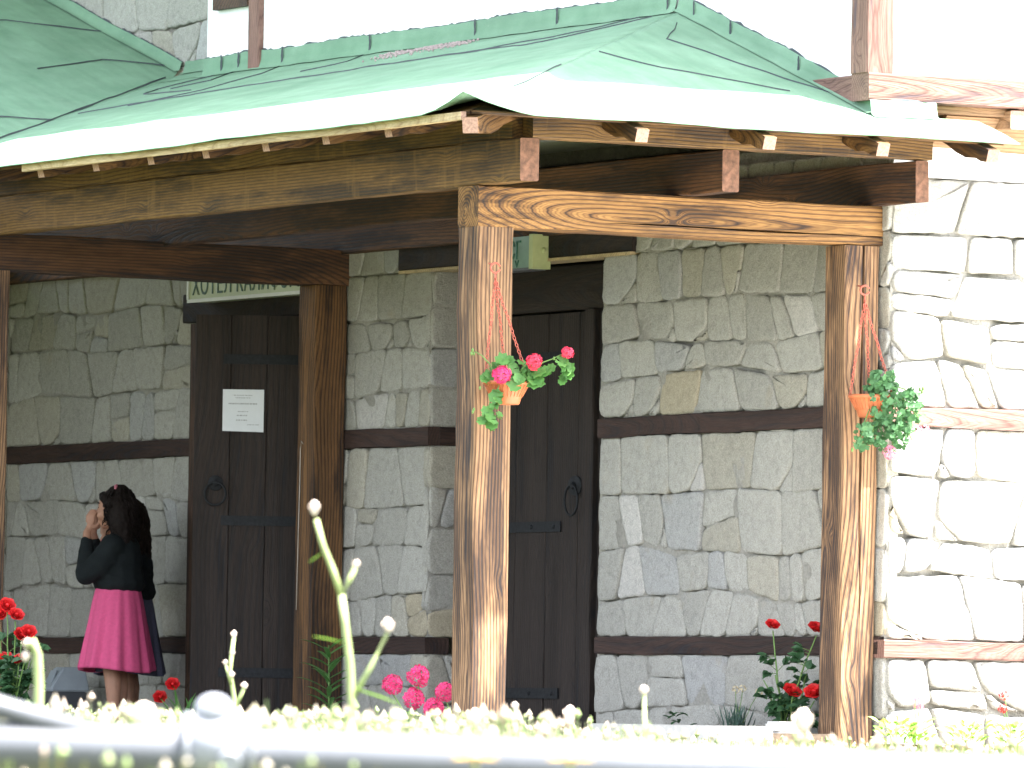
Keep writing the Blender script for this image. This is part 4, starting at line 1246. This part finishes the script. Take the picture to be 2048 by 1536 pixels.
# ------------------------------------------------------------------ swing-lid bin
root = empty('waste_bin', (1.88, 7.75, FL), 'small dark waste bin with a grey sloping lid by the wall', 'bin')
Mb = Matrix.Translation((1.86, 7.72, FL)) @ Matrix.Rotation(math.radians(61.), 4, 'Z')     # local X along the viewer's right
Mb = Matrix(((Rr.x, Ff.x, 0, 1.86), (Rr.y, Ff.y, 0, 7.72), (0,0,1,FL), (0,0,0,1))) @ Matrix.Rotation(.35, 4, 'Z')
def frustum(bm, levels, Mx):
    rows = []
    for hx, hy, z, ox in levels:
        rows.append([bm.verts.new(Mx @ V3(p)) for p in ((-hx+ox,-hy,z),(hx+ox,-hy,z),(hx+ox,hy,z),(-hx+ox,hy,z))])
    for a, b in zip(rows, rows[1:]):
        for k in range(4): bm.faces.new((a[k], a[(k+1) % 4], b[(k+1) % 4], b[k]))
    bm.faces.new(rows[0][::-1]); bm.faces.new(rows[-1])
bm = bmesh.new(); frustum(bm, [(.078,.07,0,0),(.098,.088,.215,0)], Mb); bmesh.ops.bevel(bm, geom=bm.edges[:], offset=.008, segments=2, affect='EDGES'); obj('body', bm, M['binbody'], root)
bm = bmesh.new(); frustum(bm, [(.106,.096,.212,0),(.106,.096,.234,0),(.060,.085,.342,.025)], Mb); bmesh.ops.bevel(bm, geom=bm.edges[:], offset=.007, segments=3, affect='EDGES')
lid = obj('lid', bm, M['binlid'], root)
bm = bmesh.new(); frustum(bm, [(.003,.06,.255,-.093),(.003,.05,.325,-.062)], Mb); obj('flap', bm, M['binlid'], lid)

# ------------------------------------------------------------------ children
def chain_balls(bm, pts, rad, step=.35, flat=None):
    for (a, ra), (b, rb) in zip(zip(pts, rad), zip(pts[1:], rad[1:])):
        a, b = V3(a), V3(b); L = (b-a).length; n = max(1, int(L/(min(ra, rb)*step)))
        for k in range(n+1):
            t = k/n; ball(bm, a.lerp(b, t), ra+(rb-ra)*t, 12, 8, 0, flat or (1,1,1))

def fused(bm, vox, smooth=4, fac=.5):
    """one continuous skin from overlapping volumes"""
    me = bpy.data.meshes.new('tmp'); bm.to_mesh(me); bm.free()
    o = bpy.data.objects.new('tmp', me); col.objects.link(o)
    r = o.modifiers.new('r', 'REMESH'); r.mode = 'VOXEL'; r.voxel_size = vox
    s = o.modifiers.new('s', 'SMOOTH'); s.iterations = smooth; s.factor = fac
    bpy.context.view_layer.update()
    out = bpy.data.meshes.new_from_object(o.evaluated_get(bpy.context.evaluated_depsgraph_get()))
    bpy.data.objects.remove(o); bpy.data.meshes.remove(me)
    for p in out.polygons: p.use_smooth = True
    return out

def child(loc, facing, H, label, dressmat, topmat, hairmat, clipmat, seed, hands=True, hairlen=.27):
    R0 = random.Random(seed)
    f = V3(facing).normalized(); r = V3((f.y, -f.x, 0)); k = H/1.30
    Mx = Matrix(((r.x*k, f.x*k, 0, loc[0]), (r.y*k, f.y*k, 0, loc[1]), (0, 0, k, loc[2]), (0,0,0,1)))
    def fin(name, me, mat, parent):
        me.materials.clear(); me.materials.append(mat)
        o = link(name, me); o.matrix_basis = Mx
        if parent: o.parent = parent; o.matrix_parent_inverse = chain_matrix(parent).inverted()
        return o
    bm = bmesh.new()
    # head
    hc = V3((0, .02, 1.165))
    ball(bm, hc, .1, 20, 14, 0, (.76, .90, 1.10))
    ball(bm, hc+V3((0,.035,-.045)), .06, 14, 10, 0, (.85,.85,1.0))       # jaw
    ball(bm, hc+V3((0,.058,-.085)), .022, 10, 8)                          # chin
    ball(bm, hc+V3((0,.090,-.012)), .012, 8, 6, 0, (.8,1,1.5)); ball(bm, hc+V3((0,.100,-.026)), .011, 8, 6)   # nose
    ball(bm, hc+V3((0,.084,-.055)), .016, 8, 6, 0, (1.2,.6,.4)); ball(bm, hc+V3((0,.082,-.064)), .014, 8, 6, 0, (1.2,.6,.45))   # lips
    for s in (-1, 1):
        ball(bm, hc+V3((s*.072,-.005,-.01)), .022, 8, 6, 0, (.35,.7,1.1))  # ears
        ball(bm, hc+V3((s*.038,.062,-.038)), .024, 8, 6)                   # cheeks
    chain_balls(bm, [hc+V3((0,-.025,-.07)), (0,-.02,1.0)], [.042,.045])
    # trunk
    chain_balls(bm, [(0,-.01,.98),(0,0,.90),(0,.005,.78),(0,0,.66),(0,0,.60)], [.085,.098,.092,.105,.10], .4, (1.25,.82,1))
    # legs and feet
    for s in (-1, 1):
        chain_balls(bm, [(s*.055,0,.60),(s*.056,.01,.36),(s*.055,-.008,.25),(s*.055,-.012,.075)], [.072,.046,.045,.028])
        chain_balls(bm, [(s*.056,-.03,.028),(s*.06,.04,.025),(s*.064,.095,.018)], [.028,.027,.02], .3, (1,1,.8))
        # arms: elbow forward and low, hands up at the mouth
        sh, el, wr = V3((s*.125,-.005,.975)), V3((s*.155,.118,.812)), V3((s*.045,.155,1.035))
        chain_balls(bm, [sh, el], [.042,.034]); chain_balls(bm, [el, wr], [.034,.023])
        pc = V3((s*.03,.140,1.085))                                        # palm
        chain_balls(bm, [wr, wr.lerp(pc, .6), pc], [.022,.020,.019], .3, (.7,1,1))
        for q, (dx, dy, L) in enumerate(((.010,.020,.050),(.004,.010,.060),(-.001,-.002,.058),(-.004,-.014,.046))):
            b0 = pc + V3((s*dx*.3, dy, .012)); b1 = b0 + V3((-s*.004, .002, L*.5)); b2 = b1 + V3((-s*.012, -.010, L*.5))
            chain_balls(bm, [b0, b1, b2], [.0085,.0078,.0065], .4)
        t0 = pc + V3((-s*.002, -.018, -.020)); t1 = t0 + V3((-s*.010,-.018,.018)); t2 = t1 + V3((-s*.004,-.004,.020))
        chain_balls(bm, [t0, t1, t2], [.010,.0085,.007], .4)
    body = fin('person', fused(bm, .0052, 3, .45), M['skin'], None)
    tag(body, label, 'child', 'children by the wall')
    # eyes
    for s in (-1, 1):
        bm = bmesh.new(); ball(bm, hc+V3((s*.032,.066,.005)), .0125, 10, 8); fin('eye', mesh_of(bm), M['eyewhite'], body)
        bm = bmesh.new(); ball(bm, hc+V3((s*.033,.0755,.004)), .0058, 8, 6); fin('iris', mesh_of(bm), M['eyedark'], body)
        bm = bmesh.new(); tube(bm, [hc+V3((s*.014,.084,.026)), hc+V3((s*.034,.083,.031)), hc+V3((s*.052,.068,.026))], .003, 5); fin('eyebrow', mesh_of(bm), hairmat, body)
    # dress: bodice and gathered flared skirt
    bm = bmesh.new(); rings = []; N = 112
    prof = [(1.015,.075),(1.0,.095),(.93,.112),(.84,.108),(.765,.112),(.74,.122),(.68,.138),(.60,.154),(.52,.170),(.44,.186),(.375,.199),(.335,.207),(.325,.205),(.328,.198)]
    ph = R0.uniform(0, 6)
    for z, rad in prof:
        fl_ = max(0., min(1., (.77-z)/.44)); ring = []
        for q in range(N):
            a = 6.2832*q/N
            wv = math.sin(a*11+ph+.8*math.sin(a*3)) * .6 + .4*math.sin(a*19+1.7*ph+fl_)
            rr = rad*(1 + (.012+.075*fl_)*wv) + .012*fl_*math.sin(a*2+ph)
            ring.append(bm.verts.new((rr*1.08*math.cos(a), rr*.95*math.sin(a)-.005, z + .012*fl_*math.sin(a*2+1+ph))))
        rings.append(ring)
    for a, b in zip(rings, rings[1:]):
        for q in range(N): bm.faces.new((a[q], b[q], b[(q+1) % N], a[(q+1) % N]))
    bmesh.ops.recalc_face_normals(bm, faces=bm.faces)
    d = fin('dress', mesh_of(bm, True), dressmat, body)
    sol = d.modifiers.new('thickness', 'SOLIDIFY'); sol.thickness = .003; sol.offset = 0
    # cardigan
    bm = bmesh.new()
    chain_balls(bm, [(0,-.012,.975),(0,-.004,.91),(0,.0,.84),(0,-.012,.775)], [.105,.128,.132,.136], .22, (1.18,1.0,.55))
    for s in (-1, 1):
        sh, el, wr = V3((s*.125,-.008,.965)), V3((s*.158,.120,.820)), V3((s*.060,.152,.990))
        chain_balls(bm, [(s*.04,-.015,1.0), sh], [.05,.062], .3); chain_balls(bm, [sh, sh.lerp(el, .5)+V3((0,-.01,-.02)), el], [.064,.066,.058], .3)
        chain_balls(bm, [el, el.lerp(wr, .6), wr], [.056,.044,.034], .3)
        chain_balls(bm, [sh+V3((0,.02,-.06)), el+V3((-s*.05,-.05,-.0))], [.062,.052], .3)
    me = fused(bm, .008, 6, .5)
    for v in me.vertices:
        n3 = noise.noise(V3(v.co)*22 + V3((seed, 0, 0)))*.004 + noise.noise(V3((v.co.x*9, v.co.y*9, v.co.z*26+seed)))*.005
        v.co += v.normal*n3
    fin('cardigan', me, topmat, body)
    # hair: cap, fall and loose wavy locks
    bm = bmesh.new()
    ball(bm, hc+V3((0,-.022,.018)), .1, 18, 12, 0, (.90,.93,1.08))
    for s in (-1, 0, 1):
        chain_balls(bm, [hc+V3((s*.055,-.045,0)), hc+V3((s*.066,-.062,-.09)), hc+V3((s*.062,-.075,-hairlen*.66))], [.055,.054,.036], .35)
        chain_balls(bm, [hc+V3((s*.066,-.004,.03)), hc+V3((s*.076,-.016,-.06)), hc+V3((s*.074,-.034,-.13))], [.032,.034,.028], .35)
    chain_balls(bm, [hc+V3((-.055,.046,.052)), hc+V3((-.03,.060,.066)), hc+V3((0,.064,.070)), hc+V3((.03,.060,.066)), hc+V3((.055,.046,.052))], [.020,.019,.018,.019,.020], .35)     # fringe
    me = fused(bm, .007, 3, .5)
    for v in me.vertices:
        v.co += v.normal*(.006*noise.noise(V3((v.co.x*38, v.co.y*38, v.co.z*14))) + .004*noise.noise(V3(v.co)*60))
    hair = fin('hair', me, hairmat, body)
    bm = bmesh.new()
    for q in range(110):
        a = R0.uniform(-2.1, 2.1); zz = R0.uniform(-.02, .09); q_ = math.sqrt(1-(max(0, zz)/.118)**2); b = V3((math.sin(a)*.086*q_, -.022-math.cos(a)*.086*q_, zz+.012))
        L = hairlen*R0.uniform(.55, .95)*(1 if abs(a) < 1.6 else .6); pts = []; p1 = R0.uniform(0, 6)
        top = hc + b*1.02
        for m in range(11):
            t = m/10; out = V3((math.sin(a), -math.cos(a), 0))
            pts.append(top + V3((0,0,-L*t)) + out*(.016*math.sin(min(1, t*2.2)*1.57)*(1.2-q_) + .012*t + (1-q_)*.075*min(1, t*3)) + V3((math.cos(p1+t*15), math.sin(p1+t*15), 0))*.013*t)
        tube(bm, pts, [.0055]*8+[.0045,.003,.0015], 5)
    fin('lock', mesh_of(bm), hairmat, hair)
    bm = bmesh.new(); chain_balls(bm, [hc+V3((-.052,-.018,.102)), hc+V3((-.034,-.014,.114)), hc+V3((-.014,-.012,.121))], [.007,.010,.007], .4)
    fin('hair_clip', mesh_of(bm), clipmat, body)
    return body
def mesh_of(bm, smooth=True):
    me = bpy.data.meshes.new('part'); bm.normal_update(); bm.to_mesh(me); bm.free()
    for p in me.polygons: p.use_smooth = smooth
    return me
GP = V3((1.62, 6.56, FL)) - Rr*.04
face_dir = -Rr*.95 + Ff*.27
child(GP, face_dir, 1.30, 'girl in a bright pink skirt and black cardigan holding her hands to her mouth', M['pinkdress'], M['blackknit'], M['hair'], M['clip'], 3)
child(GP + Ff*.27 + Rr*.055, -Rr*.95 + Ff*.15, 1.235, 'second child in a blue-grey dress almost hidden behind the girl in pink', M['bluedress'], M['blackknit'], M['hair2'], M['clip2'], 8, hairlen=.40)

# ------------------------------------------------------------------ pipe railing in the foreground
rail = empty('pipe_railing', aw(9, -.32, -.75), 'blurred galvanised pipe railing crossing the foreground', 'railing')
pa, pb = V3((-13.20, -21.38, .2395)), V3((-11.2, -22.52, .1965))
bm = bmesh.new(); tube(bm, [pa.lerp(pb, t/12) for t in range(13)], .029, 24); obj('rail', bm, M['galv'], rail)
fc = V3((-12.574, -21.745, .2360))
pd = (pb-pa).normalized()
bm = bmesh.new(); tube(bm, [fc - pd*.042, fc + pd*.042], .0335, 24)
tube(bm, [fc - pd*.042, fc - pd*.034], .0365, 24); tube(bm, [fc + pd*.034, fc + pd*.042], .0365, 24)
q = fc + TOCAM*.03
ball(bm, fc + V3((0,0,.040)) - pd*.008, .0195, 16, 10, 0, (1.15,1.15,1.))
tube(bm, [fc + TOCAM*.018 + pd*.012 + V3((0,0,-.014)), fc + TOCAM*.040 + pd*.012 + V3((0,0,-.020))], .013, 14)
obj('cross_fitting', bm, M['zinc'], rail)
bm = bmesh.new(); tube(bm, [fc + TOCAM*.012 + pd*.014 + V3((0,0,-.02)), fc + pd*.014 + TOCAM*.012 + V3((0,0,-.95))], .0165, 20); obj('rail_post', bm, M['galv'], rail)
bm = bmesh.new(); tube(bm, [(-12.92, -21.56, .318), (-12.815, -21.61, .282), (-12.70, -21.672, .246)], .013, 18); obj('brace', bm, M['galv'], rail)
bm = bmesh.new(); tube(bm, [pb.lerp(pa, .08), V3((pb.x-.16, pb.y+.09, -1.0))], .0165, 16); obj('rail_post', bm, M['galv'], rail)

# ------------------------------------------------------------------ meadow
bm_v = []; bm_f = []; bm_c = []
R_ = random.Random(21)
def blade(base, tip, w_, c0, c1, head):
    b, t = V3(base), V3(tip); d = t-b; s = Rr*math.cos(R_.uniform(-1,1)) + Ff*R_.uniform(-.6,.6); s.normalize()
    m = b.lerp(t, .55) + Rr*R_.uniform(-.25,.25)*d.length*.25
    i = len(bm_v)
    bm_v.extend([b - s*w_*.5, b + s*w_*.5, m - s*w_*.42, m + s*w_*.42, t - s*w_*.12, t + s*w_*.12])
    bm_f.extend([(i, i+1, i+3, i+2), (i+2, i+3, i+5, i+4)])
    bm_c.extend([c0, c0, tuple((x+y)/2 for x, y in zip(c0, c1)), tuple((x+y)/2 for x, y in zip(c0, c1)), c1, c1])
    if head:
        r = w_*R_.uniform(.7, 1.5); L = r*R_.uniform(1.6, 3.6); j = len(bm_v); dn = d.normalized()
        hcol = R_.choice(((.42,.38,.27), (.48,.39,.31), (.33,.38,.19), (.50,.45,.36), (.26,.33,.14)))
        a = t + dn*L
        bm_v.extend([t - dn*r*.3, t + s*r + dn*L*.4, t + Ff*r + dn*L*.4, t - s*r + dn*L*.4, t - Ff*r + dn*L*.4, a])
        for q in range(4):
            bm_f.extend([(j, j+1+q, j+1+(q+1) % 4), (j+5, j+1+(q+1) % 4, j+1+q)])
        bm_c.extend([hcol]*6)
def sm3(a, b, x):
    t = max(0, min(1, (x-a)/(b-a))); return t*t*(3-2*t)
for k in range(25000):
    s = 10.5 + 15.5*R_.random()**.85
    half = .0656*s + .9
    lat = R_.uniform(-half, half)
    if k >= 17000: lat = R_.choice((-1, 1))*(half + 5*R_.random())
    px = lat/s*15626 + 1024                    # how far across the meadow
    p = aw(s, lat, 0); zg = terrain_z(p.x, p.y)
    if p.y > -.7 - .0 and p.x > -.6: continue
    top = .264 - .038*sm3(1000, 1450, px) + .016*noise.noise(V3((lat*4, s*.4, 0))) + .010*noise.noise(V3((lat*15, s*.9, 3)))
    top = CAM.z + (top - CAM.z)*s/17.
    if px > 1050 and R_.random() < .75*sm3(1050, 1500, px): continue
    z1 = top - abs(R_.gauss(0, .05)) + (R_.random() < .05)*R_.uniform(0, .022)
    if z1 - zg < .03: z1 = zg + R_.uniform(.03, .08)
    wd = R_.uniform(.0035, .0085)
    g = R_.random()
    c0 = (.06, .10, .022); c1 = (.14+.21*g, .20+.14*g, .085+.12*g)
    blade((p.x, p.y, zg), (p.x + R_.uniform(-.05,.05), p.y + R_.uniform(-.05,.05), z1), wd, c0, c1, R_.random() < .32)
# near stalks in front of the rail, lower left
for k in range(75):
    s = R_.uniform(7.6, 8.8); lat = R_.uniform(-.75, .75) if R_.random() < .25 else R_.uniform(-.75, -.08)
    p = aw(s, lat, 0); zg = terrain_z(p.x, p.y)
    z1 = CAM.z - s*.0069 - abs(R_.gauss(0, .012)) + .012*R_.random()**3
    if lat > -.1: z1 -= .02
    g = R_.random()
    blade((p.x, p.y, zg), (p.x+R_.uniform(-.02,.02), p.y+R_.uniform(-.02,.02), z1), R_.uniform(.003, .006), (.09,.14,.035), (.17+.12*g,.24,.06), R_.random() < .5)
# short turf under and beyond
for k in range(16000):
    s = R_.uniform(20, 34.5); lat = R_.uniform(-.0656*s-1.2, .0656*s+1.2)
    p = aw(s, lat, 0)
    if p.x > -.62 and p.y > -6.6 and not (p.x < -.26): continue
    if p.y > -.06 and p.x > -.3: continue
    zg = terrain_z(p.x, p.y); g = R_.random()
    blade((p.x, p.y, zg-.01), (p.x+R_.uniform(-.04,.04), p.y+R_.uniform(-.04,.04), zg + R_.uniform(.03,.10)), R_.uniform(.004,.008), (.07,.13,.03), (.16+.12*g,.24,.07), R_.random() < .08)
me = bpy.data.meshes.new('grass'); me.from_pydata([tuple(v) for v in bm_v], [], bm_f); me.update()
ca = me.color_attributes.new('tint', 'FLOAT_COLOR', 'POINT')
ca.data.foreach_set('color', [x for c in bm_c for x in (*c, 1.)])
me.materials.append(M['grass'])
tag(link('grass', me), kind='stuff', label='tall bleached meadow grass in front of the porch', cat='grass')

# tall wild stalks standing out of the meadow
def wild(name, label, ground, lines, buds, leaves=(), group='wild stalks in the meadow'):
    root = empty(name, ground, label, 'wildflower', group)
    bm = bmesh.new()
    for pts, r0, r1 in lines:
        n = len(pts); tube(bm, pts, [r0+(r1-r0)*i/(n-1) for i in range(n)], 8)
    obj('stem', bm, M['wildstem'], root)
    for c, r_, el in buds:
        bm = bmesh.new(); r_ *= .82; ball(bm, c, r_, 12, 9, 0, (1,1,el*1.15))
        for v in bm.verts: v.co += (v.co - V3(c))*.22*noise.noise(v.co*90)
        for q in range(7):
            a = 6.2832*q/7; leaf_oval(bm, V3(c) + V3((math.cos(a)*r_*.7, math.sin(a)*r_*.7, -r_*.6)), (math.cos(a)*.5, math.sin(a)*.5, 1), (math.cos(a), math.sin(a), 0), r_*1.6, r_*.8)
        obj('bud', bm, M['wildbud'], root)
    if leaves:
        for b, d, L, w_ in leaves:
            bm = bmesh.new(); strap_leaf(bm, b, d, L, w_, .25); obj('leaf', bm, M['lime'], root)
    return root
def S14(px, z, s=14.): return aw(s, (px-1024 + .016*(656-(z-.28)*15626/s))*s/15626.5, z)
b = S14(712, -.28)
wild('wild_stalk', 'tallest pale stalk, branching with three buds, in front of the darker post', b,
     [([b, V3((-10.048,-17.424,.0)), V3((-10.052,-17.423,.253)), V3((-10.06,-17.424,.36)), V3((-10.07,-17.422,.431)), V3((-10.078,-17.42,.485))], .0085, .0065),
      ([V3((-10.078,-17.42,.485)), V3((-10.092,-17.412,.53)), V3((-10.11,-17.406,.574)), V3((-10.122,-17.402,.62))], .0062, .0048),
      ([V3((-10.078,-17.42,.485)), V3((-10.066,-17.427,.51)), V3((-10.058,-17.433,.535))], .0048, .0044),
      ([V3((-10.055,-17.424,.300)), V3((-10.030,-17.445,.355)), V3((-10.004,-17.459,.418))], .0052, .0042)],
     [(V3((-10.125,-17.4,.640)), .0095, 1.5), (V3((-10.056,-17.434,.541)), .006, 1.2), (V3((-10.003,-17.46,.432)), .0105, 1.4)],
     [(V3((-10.07,-17.422,.40)), Rr*-.95+V3((0,0,.25)), .06, .012), (V3((-10.05,-17.43,.318)), Rr*.95+V3((0,0,-.25)), .085, .014), (V3((-10.11,-17.405,.56)), Rr*-.8+V3((0,0,-.5)), .03, .012)])
b = S14(78, -.3)
wild('wild_stalk', 'thick pale stalk with a nodding tip near the left edge of the meadow', b,
     [([b, V3((-10.543,-17.144,.1)), V3((-10.543,-17.146,.244)), V3((-10.543,-17.147,.315)), V3((-10.547,-17.146,.37)), V3((-10.556,-17.144,.392)), V3((-10.566,-17.139,.384))], .0095, .0085)],
     [(V3((-10.563,-17.139,.388)), .009, 1.1), (V3((-10.566,-17.137,.366)), .008, 1.2)])
b = aw(20, -.70, -.02)
wild('wild_stalk', 'slim green stalk with knobbly tip in front of the left door', b,
     [([b, V3((-7.445,-12.,.10)), V3((-7.44,-12.,.249)), V3((-7.447,-11.998,.287)), V3((-7.462,-11.994,.376)), V3((-7.456,-12.001,.46))], .008, .005),
      ([V3((-7.458,-11.997,.34)), V3((-7.471,-11.989,.389))], .005, .004), ([V3((-7.445,-12.,.285)), V3((-7.429,-12.01,.33))], .005, .005)],
     [(V3((-7.456,-12.001,.468)), .0075, 1.4), (V3((-7.472,-11.989,.395)), .007, 1.2), (V3((-7.458,-11.998,.42)), .007, 1.2), (V3((-7.428,-12.011,.337)), .0085, 1.2), (V3((-7.459,-11.998,.365)), .008, 1.)])
for px, z, r_, s, lab in ((1605, .272, .020, 15, 'round cream seed head on a short stalk before the cracked post'), (1288, .332, .0095, 17, 'thin stalk with a small white bud under the stone wall'),
                          (1030, .294, .008, 18, 'short bent stalk at the right foot of the corner post'), (1140, .278, .016, 18, 'stout green stalk before the lower part of the right door'), (950, .275, .010, 16, 'pale stalk before the foot of the corner post'),
                          (290, .262, .022, 12, 'green seed pod on a slanting stalk below the bin')):
    c = S14(px, z, s); b = V3((c.x+.01, c.y, terrain_z(c.x, c.y)))
    wild('wild_stalk', lab, b, [([b, b.lerp(c, .6)+Rr*.006, c - V3((0,0,r_))], .006, .004)], [(c, r_, 1.25)])
for px, z, s, lab in ((950, .2305, 8., 'yellow daisy at the bottom edge, left one of the pair'), (1140, .2310, 8., 'yellow daisy at the bottom edge, right one of the pair')):
    c = S14(px, z, s); root = empty('yellow_daisy', V3((c.x, c.y, terrain_z(c.x, c.y))), lab, 'daisy', 'yellow daisies in the foreground')
    bm = bmesh.new(); tube(bm, [V3((c.x, c.y, terrain_z(c.x, c.y))), c], .003, 6); obj('stem', bm, M['wildstem'], root)
    bm = bmesh.new()
    for q in range(14):
        a = 6.2832*q/14; leaf_oval(bm, c, (math.cos(a), math.sin(a), .25), (0,0,1), .024, .011)
    obj('petals', bm, M['yellowflower'], root)
    bm = bmesh.new(); ball(bm, c + V3((0,0,.003)), .007, 10, 7, 0, (1,1,.6)); obj('disc', bm, M['creamflower'], root)
for o in list(bpy.data.objects):
    if o.type == 'MESH' and len(o.data.polygons) == 0: print('EMPTY MESH', o.name)
